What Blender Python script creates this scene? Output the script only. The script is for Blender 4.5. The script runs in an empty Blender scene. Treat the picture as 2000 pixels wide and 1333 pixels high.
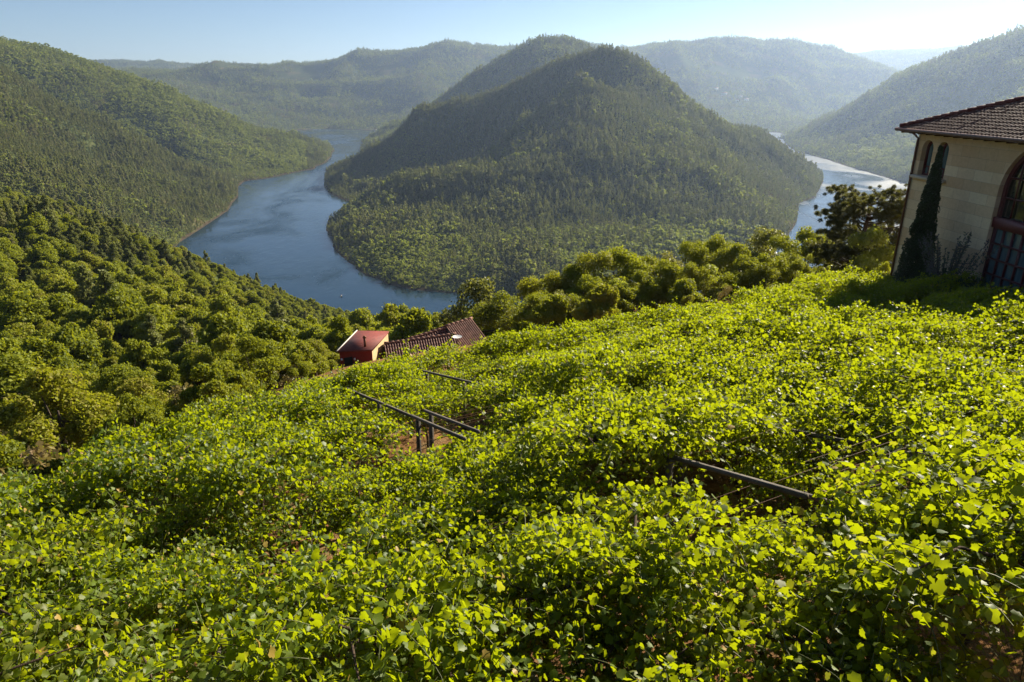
import bpy, math, random
import numpy as np
from mathutils import Vector, Matrix

R = math.radians
HAZE_D = 6.8e-5
# ------------------------------------------------------------------ camera, sky, sun, exposure
FOC, TILT, CAMZ = 1333.0, R(20.4), 200.0     # lens in pixels of a 2000 px wide frame; river level is z = 0
scn = bpy.context.scene
COL = scn.collection
cam_d = bpy.data.cameras.new('camera'); cam = bpy.data.objects.new('camera', cam_d); COL.objects.link(cam)
cam_d.sensor_width = 36.0; cam_d.lens = 36.0 * FOC / 2000.0
cam_d.clip_start = 0.1; cam_d.clip_end = 60000.0
cam.location = (0, 0, CAMZ); cam.rotation_euler = (R(90) - TILT, 0, 0)
scn.camera = cam

SUN_AZ, SUN_EL = R(44), R(28)                # azimuth from +Y towards +X
world = bpy.data.worlds.new('World'); scn.world = world; world.use_nodes = True
wn = world.node_tree.nodes; wl = world.node_tree.links
bg = wn['Background']; sky = wn.new('ShaderNodeTexSky'); sky.sky_type = 'NISHITA'; sky.sun_disc = False
sky.sun_elevation = SUN_EL; sky.sun_rotation = SUN_AZ; sky.altitude = 300
sky.air_density = 0.75; sky.dust_density = 0.0; sky.ozone_density = 2.2
wl.new(sky.outputs[0], bg.inputs[0]); bg.inputs[1].default_value = 0.043
sun_d = bpy.data.lights.new('sun', 'SUN'); sun = bpy.data.objects.new('sun', sun_d); COL.objects.link(sun)
sun_d.energy = 5.0; sun_d.angle = R(0.5); sun_d.color = (1.0, 0.90, 0.72)
sd = Vector((math.sin(SUN_AZ) * math.cos(SUN_EL), math.cos(SUN_AZ) * math.cos(SUN_EL), math.sin(SUN_EL)))
sun.rotation_euler = sd.to_track_quat('Z', 'Y').to_euler(); sun.location = (0, 0, 400)
scn.view_settings.view_transform = 'Standard'; scn.view_settings.look = 'None'
scn.view_settings.exposure = 1.35; scn.view_settings.gamma = 1.0
scn.render.engine = 'CYCLES'
cy = scn.cycles
cy.max_bounces = 5; cy.diffuse_bounces = 3; cy.glossy_bounces = 2; cy.transmission_bounces = 3
cy.volume_bounces = 0; cy.transparent_max_bounces = 4
cy.use_denoising = True; cy.denoiser = 'OPENIMAGEDENOISE'
cy.caustics_reflective = False; cy.caustics_refractive = False

# ------------------------------------------------------------------ helpers
def ray(px, py):
    v = py - 666.5
    return (px - 1000.0, FOC * math.cos(TILT) - v * math.sin(TILT), FOC * math.sin(TILT) + v * math.cos(TILT))
def P(px, py, D):                            # point at forward distance D along a sight line
    a, b, c = ray(px, py); t = D / b
    return (a * t, D, CAMZ - c * t)
def W(px, py, z=0.0):                        # point at height z along a sight line
    a, b, c = ray(px, py); t = (CAMZ - z) / c
    return (a * t, b * t, z)

def tag(o, label=None, cat=None, group=None, kind=None):
    if label: o['label'] = label
    if cat: o['category'] = cat
    if group: o['group'] = group
    if kind: o['kind'] = kind
    return o
def empty(name, loc=(0, 0, 0), rz=0.0):
    o = bpy.data.objects.new(name, None); COL.objects.link(o)
    o.location = loc; o.rotation_euler = (0, 0, rz); o.empty_display_size = 0.2
    return o
def mesh_np(name, V, F, mats=(), midx=None, smooth=False):
    """V (n,3) array; F list of arrays of faces, each array (m,k)."""
    me = bpy.data.meshes.new(name)
    V = np.asarray(V, dtype=np.float32)
    if not isinstance(F, (list, tuple)): F = [F]
    F = [np.asarray(f, dtype=np.int32) for f in F if len(f)]
    me.vertices.add(len(V)); me.vertices.foreach_set('co', V.ravel())
    nl = sum(f.size for f in F); npoly = sum(len(f) for f in F)
    me.loops.add(nl); me.polygons.add(npoly)
    if nl:
        me.loops.foreach_set('vertex_index', np.concatenate([f.ravel() for f in F]))
        tot = np.concatenate([np.full(len(f), f.shape[1], dtype=np.int32) for f in F])
        st = np.concatenate([[0], np.cumsum(tot)[:-1]]).astype(np.int32)
        me.polygons.foreach_set('loop_start', st); me.polygons.foreach_set('loop_total', tot)
        if smooth: me.polygons.foreach_set('use_smooth', np.ones(npoly, dtype=bool))
        if midx is not None: me.polygons.foreach_set('material_index', np.asarray(midx, dtype=np.int32))
    for m in mats: me.materials.append(m)
    me.update(calc_edges=True); me.validate()
    return me
def link(name, me, parent=None, loc=None):
    o = bpy.data.objects.new(name, me); COL.objects.link(o)
    if parent is not None: o.parent = parent
    if loc is not None: o.location = loc
    return o
def dup(root):
    """copy a thing and each of its parts and sub-parts (shared mesh data)"""
    r = root.copy(); COL.objects.link(r)
    for ch in root.children:
        c = ch.copy(); COL.objects.link(c); c.parent = r
        for g in ch.children:
            d = g.copy(); COL.objects.link(d); d.parent = c
    return r

class MB:
    """collects boxes, tubes, sheets; build() links them as one mesh object"""
    def __init__(s): s.V = []; s.F = {}; s.n = 0
    def add(s, V, F):
        V = np.asarray(V, float).reshape(-1, 3)
        for f in F: s.F.setdefault(len(f), []).append([i + s.n for i in f])
        s.V.append(V); s.n += len(V); return s
    def box(s, c, size, M=None):
        x, y, z = [d / 2 for d in size]
        V = np.array([(-x,-y,-z),(x,-y,-z),(x,y,-z),(-x,y,-z),(-x,-y,z),(x,-y,z),(x,y,z),(-x,y,z)])
        if M is not None: V = V @ np.array(M).T
        return s.add(V + np.array(c), [(0,3,2,1),(4,5,6,7),(0,1,5,4),(1,2,6,5),(2,3,7,6),(3,0,4,7)])
    def tube(s, pts, rad, sides=6, cap=True):
        pts = np.asarray(pts, float); n = len(pts)
        rad = np.full(n, rad) if np.isscalar(rad) else np.asarray(rad, float)
        V = []
        for i in range(n):
            t = pts[min(i + 1, n - 1)] - pts[max(i - 1, 0)]; t = t / (np.linalg.norm(t) + 1e-9)
            a = np.cross(t, (0, 0, 1.0)) if abs(t[2]) < .95 else np.cross(t, (1.0, 0, 0))
            a /= np.linalg.norm(a); b = np.cross(t, a)
            for k in range(sides):
                w = 2 * math.pi * k / sides
                V.append(pts[i] + rad[i] * (a * math.cos(w) + b * math.sin(w)))
        F = []
        for i in range(n - 1):
            for k in range(sides):
                k2 = (k + 1) % sides
                F.append((i * sides + k, i * sides + k2, (i + 1) * sides + k2, (i + 1) * sides + k))
        if cap: F += [tuple(range(sides))[::-1], tuple((n - 1) * sides + k for k in range(sides))]
        return s.add(V, F)
    def bar(s, a, b, w, h):
        """rectangular bar from a to b, w across, h high"""
        a = np.asarray(a, float); b = np.asarray(b, float); t = (b - a); L = np.linalg.norm(t); t /= L
        sd_ = np.cross(t, (0, 0, 1.0)); sd_ /= np.linalg.norm(sd_); up = np.cross(sd_, t)
        V = [p + sd_ * sx * w / 2 + up * sz * h / 2 for p in (a, b) for sx, sz in ((-1,-1),(1,-1),(1,1),(-1,1))]
        return s.add(V, [(0,1,2,3),(7,6,5,4),(0,4,5,1),(1,5,6,2),(2,6,7,3),(3,7,4,0)])
    def build(s, name, mat, parent=None, smooth=False, loc=None):
        me = mesh_np(name, np.concatenate(s.V), [np.array(v) for v in s.F.values()], [mat], smooth=smooth)
        return link(name, me, parent, loc)

# value noise on a hashed lattice
def _h(ix, iy, seed):
    n = (ix.astype(np.int64) * 374761393 + iy.astype(np.int64) * 668265263 + seed * 1442695041) & 0x7fffffff
    n = ((n ^ (n >> 13)) * 1274126177) & 0x7fffffff
    return ((n ^ (n >> 16)) & 0xffffff) / float(0xffffff) * 2 - 1
def vnoise(x, y, seed=0):
    x = np.asarray(x, float); y = np.asarray(y, float)
    ix = np.floor(x); iy = np.floor(y); fx = x - ix; fy = y - iy
    fx = fx * fx * fx * (fx * (fx * 6 - 15) + 10); fy = fy * fy * fy * (fy * (fy * 6 - 15) + 10)
    a = _h(ix, iy, seed); b = _h(ix + 1, iy, seed); c = _h(ix, iy + 1, seed); d = _h(ix + 1, iy + 1, seed)
    return (a * (1 - fx) + b * fx) * (1 - fy) + (c * (1 - fx) + d * fx) * fy

# ------------------------------------------------------------------ materials
def new_mat(name):
    m = bpy.data.materials.new(name); m.use_nodes = True
    nt = m.node_tree; nt.nodes.clear()
    out = nt.nodes.new('ShaderNodeOutputMaterial')
    return m, nt, out
def N(nt, t, **kw):
    n = nt.nodes.new(t)
    for k, v in kw.items():
        if k.startswith('i_'): n.inputs[k[2:].replace('_', ' ')].default_value = v
        elif k.startswith('n_'): n.inputs[int(k[2:])].default_value = v
        else: setattr(n, k, v)
    return n
def ramp(nt, fac, stops):
    r = N(nt, 'ShaderNodeValToRGB'); e = r.color_ramp.elements
    while len(e) < len(stops): e.new(0.5)
    for i, (p, c) in enumerate(stops):
        e[i].position = p; e[i].color = (*c, 1) if len(c) == 3 else c
    nt.links.new(fac, r.inputs[0]); return r.outputs[0]
def mixc(nt, fac, a, b, mode='MIX'):
    m = N(nt, 'ShaderNodeMix', data_type='RGBA', blend_type=mode)
    for sock, val in ((m.inputs[0], fac), (m.inputs[6], a), (m.inputs[7], b)):
        if hasattr(val, 'links'): nt.links.new(val, sock)
        else: sock.default_value = val if not isinstance(val, tuple) else (*val, 1) if len(val) == 3 else val
    return m.outputs[2]
def math_n(nt, op, a, b=None, c=None, clamp=False):
    m = N(nt, 'ShaderNodeMath', operation=op); m.use_clamp = clamp
    for i, v in enumerate((a, b, c)):
        if v is None: continue
        if hasattr(v, 'links'): nt.links.new(v, m.inputs[i])
        else: m.inputs[i].default_value = v
    return m.outputs[0]
def noise_n(nt, scale, detail=4, rough=.5, vec=None, dist=0.0):
    n = N(nt, 'ShaderNodeTexNoise'); n.inputs['Scale'].default_value = scale
    n.inputs['Detail'].default_value = detail; n.inputs['Roughness'].default_value = rough
    n.inputs['Distortion'].default_value = dist
    if vec is not None: nt.links.new(vec, n.inputs['Vector'])
    return n.outputs['Fac']
def coords(nt, kind='Object', scale=None):
    t = N(nt, 'ShaderNodeTexCoord').outputs[kind]
    if scale is not None:
        mp = N(nt, 'ShaderNodeMapping'); mp.inputs['Scale'].default_value = scale
        nt.links.new(t, mp.inputs[0]); t = mp.outputs[0]
    return t
def simple_mat(name, col, rough=.7, var=.25, scale=8.0, bump=.2, bscale=None, spec=.3, metal=0.0, stretch=None):
    m, nt, out = new_mat(name)
    b = N(nt, 'ShaderNodeBsdfPrincipled'); b.inputs['Roughness'].default_value = rough
    b.inputs['Specular IOR Level'].default_value = spec; b.inputs['Metallic'].default_value = metal
    vec = coords(nt, 'Object', stretch)
    f = noise_n(nt, scale, 6, .6, vec)
    lo = tuple(c * (1 - var) for c in col); hi = tuple(min(1, c * (1 + var)) for c in col)
    nt.links.new(ramp(nt, f, [(.3, lo), (.7, hi)]), b.inputs['Base Color'])
    if bump:
        bp = N(nt, 'ShaderNodeBump'); bp.inputs['Strength'].default_value = bump; bp.inputs['Distance'].default_value = .02
        nt.links.new(noise_n(nt, bscale or scale * 5, 6, .6, vec), bp.inputs['Height'])
        nt.links.new(bp.outputs[0], b.inputs['Normal'])
    nt.links.new(b.outputs[0], out.inputs[0])
    return m
# ------------------------------------------------------------------ terrain: one sheet, interpolated through surveyed points
def vine_ground(x, y):
    return CAMZ - 5.0 - .25 * y + .13 * x
CP = []
def ridge(pts, back=0.0, drop=0.0):
    for px, py, D in pts:
        x, y, z = P(px, py, D); CP.append((x, y, z))
        if back: s = (D + back) / D; CP.append((x * s, y * s, max(z - drop, 5.0)))
def shore(pts):
    q = [np.array(W(px, py, 0)[:2]) for px, py in pts]
    for a, b in zip(q, q[1:]):
        n = max(1, int(np.linalg.norm(b - a) / 28))
        for k in range(n):
            p = a + (b - a) * k / n; CP.append((p[0], p[1], 1.2))
    CP.append((q[-1][0], q[-1][1], 1.2))
def water(pts, z=-14):
    for px, py in pts: CP.append((*W(px, py, 0)[:2], z))
# our own hillside
for x in range(-10, 41, 10):
    for y in range(-20, 41, 10): CP.append((x, y, vine_ground(x, y)))
for x, y, dz in ((-16, 12, -4), (-22, 22, -6.5), (-30, 35, -9), (-22, 42, -6), (-40, 20, -16), (-16, 0, -3), (-35, 0, -12), (-60, -30, -20)):
    CP.append((x, y, vine_ground(-10, y) + dz))
ridge([(620, 735, 52), (760, 722, 55), (700, 738, 66), (900, 712, 62), (1000, 695, 62)])
ridge([(1100, 625, 58), (1250, 600, 60), (1400, 580, 62), (1550, 568, 60), (1700, 560, 52)], 40, 22)
ridge([(560, 730, 90), (700, 730, 95), (850, 722, 95), (1000, 710, 95), (600, 705, 130), (700, 695, 150), (800, 688, 150), (900, 684, 150)])
ridge([(620, 672, 240), (700, 668, 240), (800, 662, 240), (900, 662, 220)], 60, 32)
for x, y, z in ((60, 30, 196), (100, 100, 185), (60, 70, 176), (100, 0, 210), (0, -60, 215), (100, -100, 240), (-60, -60, 190), (-150, -60, 190), (250, 100, 190), (200, 250, 120),
                (300, 400, 60), (150, 350, 60), (50, 400, 50), (-80, 450, 36), (50, 560, 2), (-80, 575, 2), (-130, 575, 1), (200, 600, 2), (330, 640, 2), (420, 700, 2), (520, 850, 2), (600, 600, 90), (450, 500, 60), (800, 900, 40), (700, 300, 210), (900, 600, 180)):
    CP.append((x, y, z))
# lower left wooded slope
ridge([(0, 925, 34), (0, 820, 62), (0, 720, 105), (0, 620, 165), (0, 540, 230), (0, 470, 320), (0, 420, 400), (0, 366, 480)], 0)
ridge([(150, 830, 55), (150, 720, 100), (150, 620, 160), (150, 540, 230), (150, 470, 350), (140, 410, 480)])
ridge([(300, 760, 72), (300, 680, 120), (300, 600, 190), (300, 545, 300), (300, 510, 470)])
ridge([(430, 720, 85), (430, 660, 150), (430, 630, 250), (430, 598, 400), (430, 590, 500)])
ridge([(520, 710, 80), (530, 670, 150), (530, 672, 280), (530, 655, 440)])
ridge([(0, 372, 485), (70, 396, 500), (140, 414, 510), (224, 440, 520), (300, 500, 530), (370, 540, 540), (440, 585, 552)], 130, 55)
shore([(455, 600), (500, 622), (560, 648)])
for x, y, z in ((-500, 300, 230), (-600, 150, 260), (-400, 0, 240), (-800, 600, 200), (-300, 150, 168)): CP.append((x, y, z))
# pine spur on the left
ridge([(0, 125, 1400), (70, 178, 1420), (154, 236, 1440), (227, 267, 1470), (315, 302, 1500), (400, 332, 1520), (440, 350, 1530)], 170, 130)
ridge([(0, 180, 1200), (0, 240, 1050), (0, 300, 900), (150, 290, 1200), (150, 350, 980), (300, 350, 1250), (300, 400, 1050), (400, 390, 1250), (200, 400, 830), (60, 370, 780)])
shore([(462, 364), (460, 385), (440, 412), (405, 436), (372, 457), (345, 475), (330, 490), (345, 515), (400, 545), (450, 565)])
# outer left hill
CP.append(P(150, 262, 1700)); CP.append(P(250, 300, 1720)); CP.append(P(350, 335, 1740)); CP.append(P(60, 205, 1680))
ridge([(-200, 20, 1900), (0, 68, 2000), (100, 88, 2050), (190, 110, 2050), (260, 133, 2060), (330, 155, 2080), (415, 198, 2100), (500, 238, 2150), (580, 268, 2250)], 260, 110)
ridge([(100, 150, 1800), (250, 200, 1850), (400, 250, 1900), (350, 290, 1750), (500, 290, 1950)])
shore([(610, 272), (640, 280), (650, 292), (642, 312), (612, 328), (560, 340), (510, 350), (470, 355)])
# peninsula, front hill
ridge([(1215, 91, 1600), (1180, 84, 1605), (1140, 90, 1612), (1104, 102, 1620), (1041, 134, 1630), (967, 177, 1650), (894, 211, 1670), (810, 250, 1690), (731, 288, 1710), (665, 324, 1720)], 180, 80)
ridge([(1250, 108, 1600), (1290, 138, 1600), (1335, 164, 1605), (1408, 221, 1620), (1482, 273, 1670), (1561, 313, 1715)], 180, 80)
shore([(640, 342), (634, 362), (650, 378), (682, 393), (715, 392)])
ridge([(740, 350, 1480), (800, 320, 1480), (880, 280, 1480), (1000, 220, 1480)])
ridge([(1130, 165, 1400), (1020, 240, 1330), (936, 300, 1270), (852, 328, 1230), (773, 356, 1200), (705, 402, 1130)], 100, 70)
shore([(672, 416), (648, 428), (644, 450), (655, 480), (684, 513), (720, 538), (757, 554), (815, 566), (873, 571), (950, 577), (1010, 582)])
ridge([(760, 470, 890), (850, 480, 835), (800, 420, 1080), (900, 400, 1060), (960, 340, 1180), (1000, 500, 775), (1000, 420, 980), (1100, 330, 1130), (1150, 250, 1260), (1100, 450, 880), (1100, 540, 705), (1200, 520, 740)])
ridge([(1200, 420, 960), (1250, 320, 1150), (1250, 220, 1330), (1350, 430, 960), (1350, 330, 1160), (1350, 240, 1380), (1450, 420, 1010), (1450, 340, 1200), (1500, 310, 1440), (1530, 380, 1200), (1400, 480, 860), (1300, 500, 800)])
shore([(1603, 340), (1606, 352), (1590, 385), (1557, 397), (1552, 430), (1535, 466), (1480, 500), (1380, 535), (1250, 560), (1120, 578)])
# peninsula, back hill
ridge([(1140, 96, 2600), (1100, 88, 2600), (1060, 92, 2610), (1010, 112, 2620), (950, 150, 2650), (890, 184, 2700), (820, 222, 2760), (770, 246, 2850)], 250, 90)
CP.append((*W(750, 265)[:2], 5)); CP.append((*W(738, 262)[:2], 2))
# far hills beyond the water
ridge([(250, 126, 8000), (310, 124, 8000), (370, 128, 8000)], 900, 60)
ridge([(372, 135, 4700), (420, 117, 4700), (470, 123, 4800), (520, 130, 4900), (600, 114, 5000), (700, 106, 5000), (800, 97, 5000), (900, 92, 5000), (1000, 90, 5100), (1100, 88, 5100)], 500, 60)
ridge([(450, 200, 4000), (560, 190, 4200), (680, 170, 4300), (760, 175, 4200), (860, 150, 4400), (660, 225, 3850), (720, 228, 3800), (800, 215, 3900), (640, 130, 4700), (860, 115, 4750)])
shore([(590, 254), (640, 252), (690, 253), (735, 256)])
ridge([(1200, 92, 5100), (1250, 84, 5100), (1300, 80, 5100), (1380, 79, 5100), (1450, 80, 5100), (1550, 86, 5100), (1620, 103, 5100), (1680, 119, 5200), (1750, 150, 5200), (1800, 170, 5200)], 500, 60)
ridge([(1350, 190, 4300), (1450, 200, 4200), (1480, 160, 4600), (1560, 200, 4300), (1600, 180, 4500), (1660, 212, 4100), (1400, 230, 3900), (1420, 130, 4800), (1520, 140, 4500)])
shore([(1470, 259), (1510, 258), (1545, 260)])
ridge([(1650, 106, 8000), (1760, 100, 8000), (1900, 88, 8000), (2050, 84, 8000)], 900, 60)
# right hill
ridge([(1545, 258, 2950), (1600, 232, 2800), (1650, 212, 2700), (1700, 188, 2650), (1750, 163, 2620), (1800, 136, 2600), (1850, 112, 2600), (1900, 97, 2600), (1950, 78, 2600), (2000, 56, 2600), (2100, 20, 2600)], 300, 110)
ridge([(1650, 270, 2350), (1720, 230, 2300), (1800, 200, 2250), (1800, 280, 1900), (1900, 180, 2150), (1900, 280, 1700), (2000, 250, 1650), (2100, 200, 1700)])
shore([(1530, 272), (1545, 288), (1562, 297), (1620, 313), (1690, 334), (1770, 358), (1850, 385), (1900, 402), (2000, 425)])
# river bed
water([(660, 260), (700, 262), (690, 274), (630, 257), (665, 290), (660, 310), (640, 325), (615, 340), (560, 355), (520, 370), (500, 395), (580, 380), (620, 360), (480, 430), (560, 420), (620, 415), (430, 470), (520, 470), (610, 470), (480, 520),
       (560, 520), (640, 520), (560, 570), (640, 560), (700, 560), (620, 600), (720, 590), (800, 600), (860, 590), (930, 592), (1000, 595), (1080, 597), (400, 490), (500, 560), (660, 400)])
water([(668, 284), (682, 282), (672, 290), (663, 300), (655, 312), (690, 280)])
water([(1510, 264), (1530, 266), (1515, 272), (1560, 302), (1600, 312), (1640, 335), (1640, 350), (1700, 350), (1620, 380), (1700, 400), (1760, 375), (1600, 420), (1680, 450), (1580, 460), (1520, 500), (1420, 535), (1300, 560), (1180, 578), (1850, 420), (1800, 440)])
water([(1540, 290), (1520, 282)], -8)
for a in range(-180, 181, 12):                # the plateau all round
    for r_, z_ in ((7500, 430), (12500, 420)):
        x, y = r_ * math.sin(R(a)), r_ * math.cos(R(a))
        if y > 0 and abs(a) < 45 and r_ < 9000: continue
        CP.append((x, y, z_))
for a in range(60, 300, 20):
    for r_, z_ in ((700, 300), (2500, 420)): CP.append((r_ * math.sin(R(a)), r_ * math.cos(R(a)), z_))
CP = np.array(CP)

def rbf_fit(C, smooth=0.0):
    d = np.linalg.norm(C[:, None, :2] - C[None, :, :2], axis=2)
    n = len(C); A = np.zeros((n + 3, n + 3))
    A[:n, :n] = -d; A[:n, :n] -= np.eye(n) * smooth
    Q = np.c_[np.ones(n), C[:, 0] / 1000, C[:, 1] / 1000]
    A[:n, n:] = Q; A[n:, :n] = Q.T
    b = np.r_[C[:, 2], 0, 0, 0]
    return np.linalg.lstsq(A, b, rcond=None)[0]
_w = rbf_fit(CP)
def rbf(x, y):
    out = np.zeros(len(x)); n = len(CP)
    for i in range(0, len(x), 20000):
        xs = x[i:i + 20000]; ys = y[i:i + 20000]
        d = np.sqrt((xs[:, None] - CP[None, :, 0]) ** 2 + (ys[:, None] - CP[None, :, 1]) ** 2 + 4.0)
        out[i:i + 20000] = -d @ _w[:n] + _w[n] + _w[n + 1] * xs / 1000 + _w[n + 2] * ys / 1000
    return out
def sstep(a, b, x):
    t = np.clip((x - a) / (b - a), 0, 1); return t * t * (3 - 2 * t)
def height(x, y):
    z = rbf(x, y); r = np.hypot(x, y)
    amp = np.clip(z / 90, 0, 1) * sstep(60, 700, r)
    # gullies running across the slopes
    wx = x + 60 * vnoise(x / 300, y / 300, 5); wy = y + 60 * vnoise(x / 300, y / 300, 6)
    g = 1 - 2 * np.abs(vnoise(wx / 420, wy / 420, 1))
    far = sstep(3000, 4500, r)
    z = z + sstep(50, 130, r) * (1 - sstep(450, 700, r)) * np.clip(z / 30, 0, 1) * (5.0 * vnoise(x / 48, y / 48, 41) + 2.2 * vnoise(x / 19, y / 19, 42))
    g2 = 1 - 2 * np.abs(vnoise(wx / 900, wy / 900, 11))
    z = z + amp * (23 * (g - .2) + 15 * vnoise(wx / 150, wy / 150, 2) + 4 * vnoise(x / 55, y / 55, 3)) + far * amp * (32 * (g2 - .35) + 8 * vnoise(wx / 420, wy / 420, 8)) 
    w = (1 - sstep(34, 44, y)) * sstep(-14, -10, x) * (1 - sstep(35, 60, x)) * sstep(-20, -5, y)
    vg = vine_ground(x, y) + .10 * vnoise(x / 1.7, y / 1.7, 21) + .04 * vnoise(x / .5, y / .5, 22)
    return z * (1 - w) + vg * w
ang = np.concatenate([np.linspace(-75, -50, 60, endpoint=False), np.linspace(-50, 50, 760, endpoint=False), np.linspace(50, 75, 60, endpoint=False), np.linspace(75, 285, 90, endpoint=False)])
ang = np.radians(ang)
rad = np.concatenate([np.geomspace(1.2, 60, 150, endpoint=False), np.geomspace(60, 600, 150, endpoint=False), np.geomspace(600, 6000, 300, endpoint=False), np.geomspace(6000, 12500, 30)])
AA, RR = np.meshgrid(ang, rad, indexing='ij')
GX = RR * np.sin(AA); GY = RR * np.cos(AA)
GZ = height(GX.ravel(), GY.ravel()).reshape(GX.shape)
na, nr = GX.shape
idx = np.arange(na * nr).reshape(na, nr); ia2 = np.r_[np.arange(1, na), 0]
TF = np.stack([idx[:, :-1], idx[:, 1:], idx[ia2][:, 1:], idx[ia2][:, :-1]], -1).reshape(-1, 4)
TV = np.stack([GX, GY, GZ], -1).reshape(-1, 3)
c0 = len(TV); TV = np.vstack([TV, [[0, 0, float(np.mean(GZ[:, 0]))]]])
cap = np.stack([np.full(na, c0), idx[:, 0], idx[ia2][:, 0]], -1)
_angw = np.r_[ang, ang[0] + 2 * np.pi]
def gz(x, y):
    """terrain height by lookup in the polar grid"""
    x = np.asarray(x, float); y = np.asarray(y, float)
    a = np.arctan2(x, y); a = np.where(a < ang[0], a + 2 * np.pi, a); r = np.clip(np.hypot(x, y), rad[0], rad[-1] * .9999)
    i = np.clip(np.searchsorted(_angw, a, side='right') - 1, 0, na - 1); j = np.clip(np.searchsorted(rad, r, side='right') - 1, 0, nr - 2)
    fa = (a - _angw[i]) / (_angw[i + 1] - _angw[i]); fr = (r - rad[j]) / (rad[j + 1] - rad[j]); i2 = (i + 1) % na
    return (GZ[i, j] * (1 - fr) + GZ[i, j + 1] * fr) * (1 - fa) + (GZ[i2, j] * (1 - fr) + GZ[i2, j + 1] * fr) * fa
_slope = (GZ) / RR                                  # for the horizon test (camera-relative)
_rel = (GZ - CAMZ) / RR
_relmax = np.maximum.accumulate(_rel, axis=1)
def hidden(x, y, top):
    """True where a tree with its top at height `top` cannot be seen from anywhere near the viewpoint"""
    a = np.arctan2(x, y); a = np.where(a < ang[0], a + 2 * np.pi, a); r = np.hypot(x, y)
    i = np.clip(np.searchsorted(_angw, a) - 1, 0, na - 1); j = np.clip(np.searchsorted(rad, r * .97) - 2, 0, nr - 1)
    return (top - CAMZ) / r < _relmax[i, j] - .012
# ------------------------------------------------------------------ ground, river, foliage materials
def terrain_mat():
    m, nt, out = new_mat('terrain')
    L = nt.links
    geo = N(nt, 'ShaderNodeNewGeometry'); sep = N(nt, 'ShaderNodeSeparateXYZ'); L.new(geo.outputs['Position'], sep.inputs[0])
    pos = geo.outputs['Position']
    # dry soil with straw between the vines
    soil = ramp(nt, noise_n(nt, 3.2, 8, .65, pos), [(.3, (.075, .036, .018)), (.5, (.20, .095, .042)), (.68, (.33, .18, .085))])
    straw = ramp(nt, noise_n(nt, 24, 5, .7, pos, 1.5), [(.45, (.12, .06, .03)), (.62, (.42, .30, .15))])
    soil = mixc(nt, ramp(nt, noise_n(nt, 1.1, 4, .6, pos), [(.42, (0, 0, 0)), (.62, (1, 1, 1))]), soil, straw)
    # undergrowth on the hills
    brush = ramp(nt, noise_n(nt, .09, 7, .7, pos), [(.3, (.035, .050, .018)), (.55, (.07, .085, .03)), (.75, (.14, .13, .055))])
    dry = ramp(nt, noise_n(nt, .012, 5, .6, pos), [(.5, (0, 0, 0)), (.66, (1, 1, 1))])
    brush = mixc(nt, math_n(nt, 'MULTIPLY', dry, .6), brush, (.16, .11, .055))
    # distance from the vineyard picks one or the other
    vl = N(nt, 'ShaderNodeVectorMath', operation='DISTANCE'); L.new(pos, vl.inputs[0]); vl.inputs[1].default_value = (8, 18, 188)
    k = N(nt, 'ShaderNodeMapRange'); L.new(vl.outputs['Value'], k.inputs[0]); k.inputs[1].default_value = 32; k.inputs[2].default_value = 75
    c = mixc(nt, k.outputs[0], soil, brush)
    # bare rock and earth along the waterline
    bank = ramp(nt, noise_n(nt, .2, 7, .7, pos), [(.35, (.035, .03, .02)), (.6, (.08, .06, .04)), (.8, (.19, .15, .115))])
    zf = N(nt, 'ShaderNodeMapRange'); L.new(math_n(nt, 'ADD', sep.outputs[2], math_n(nt, 'MULTIPLY', math_n(nt, 'SUBTRACT', noise_n(nt, .035, 6, .75, pos), .5), 9)), zf.inputs[0]); zf.inputs[1].default_value = .9; zf.inputs[2].default_value = 2.0
    c = mixc(nt, zf.outputs[0], bank, c)
    b = N(nt, 'ShaderNodeBsdfDiffuse'); L.new(c, b.inputs[0])
    bp = N(nt, 'ShaderNodeBump'); bp.inputs['Strength'].default_value = .7; bp.inputs['Distance'].default_value = .12
    L.new(noise_n(nt, 6, 8, .7, pos), bp.inputs['Height']); L.new(bp.outputs[0], b.inputs['Normal'])
    L.new(b.outputs[0], out.inputs[0]); return m
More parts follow.
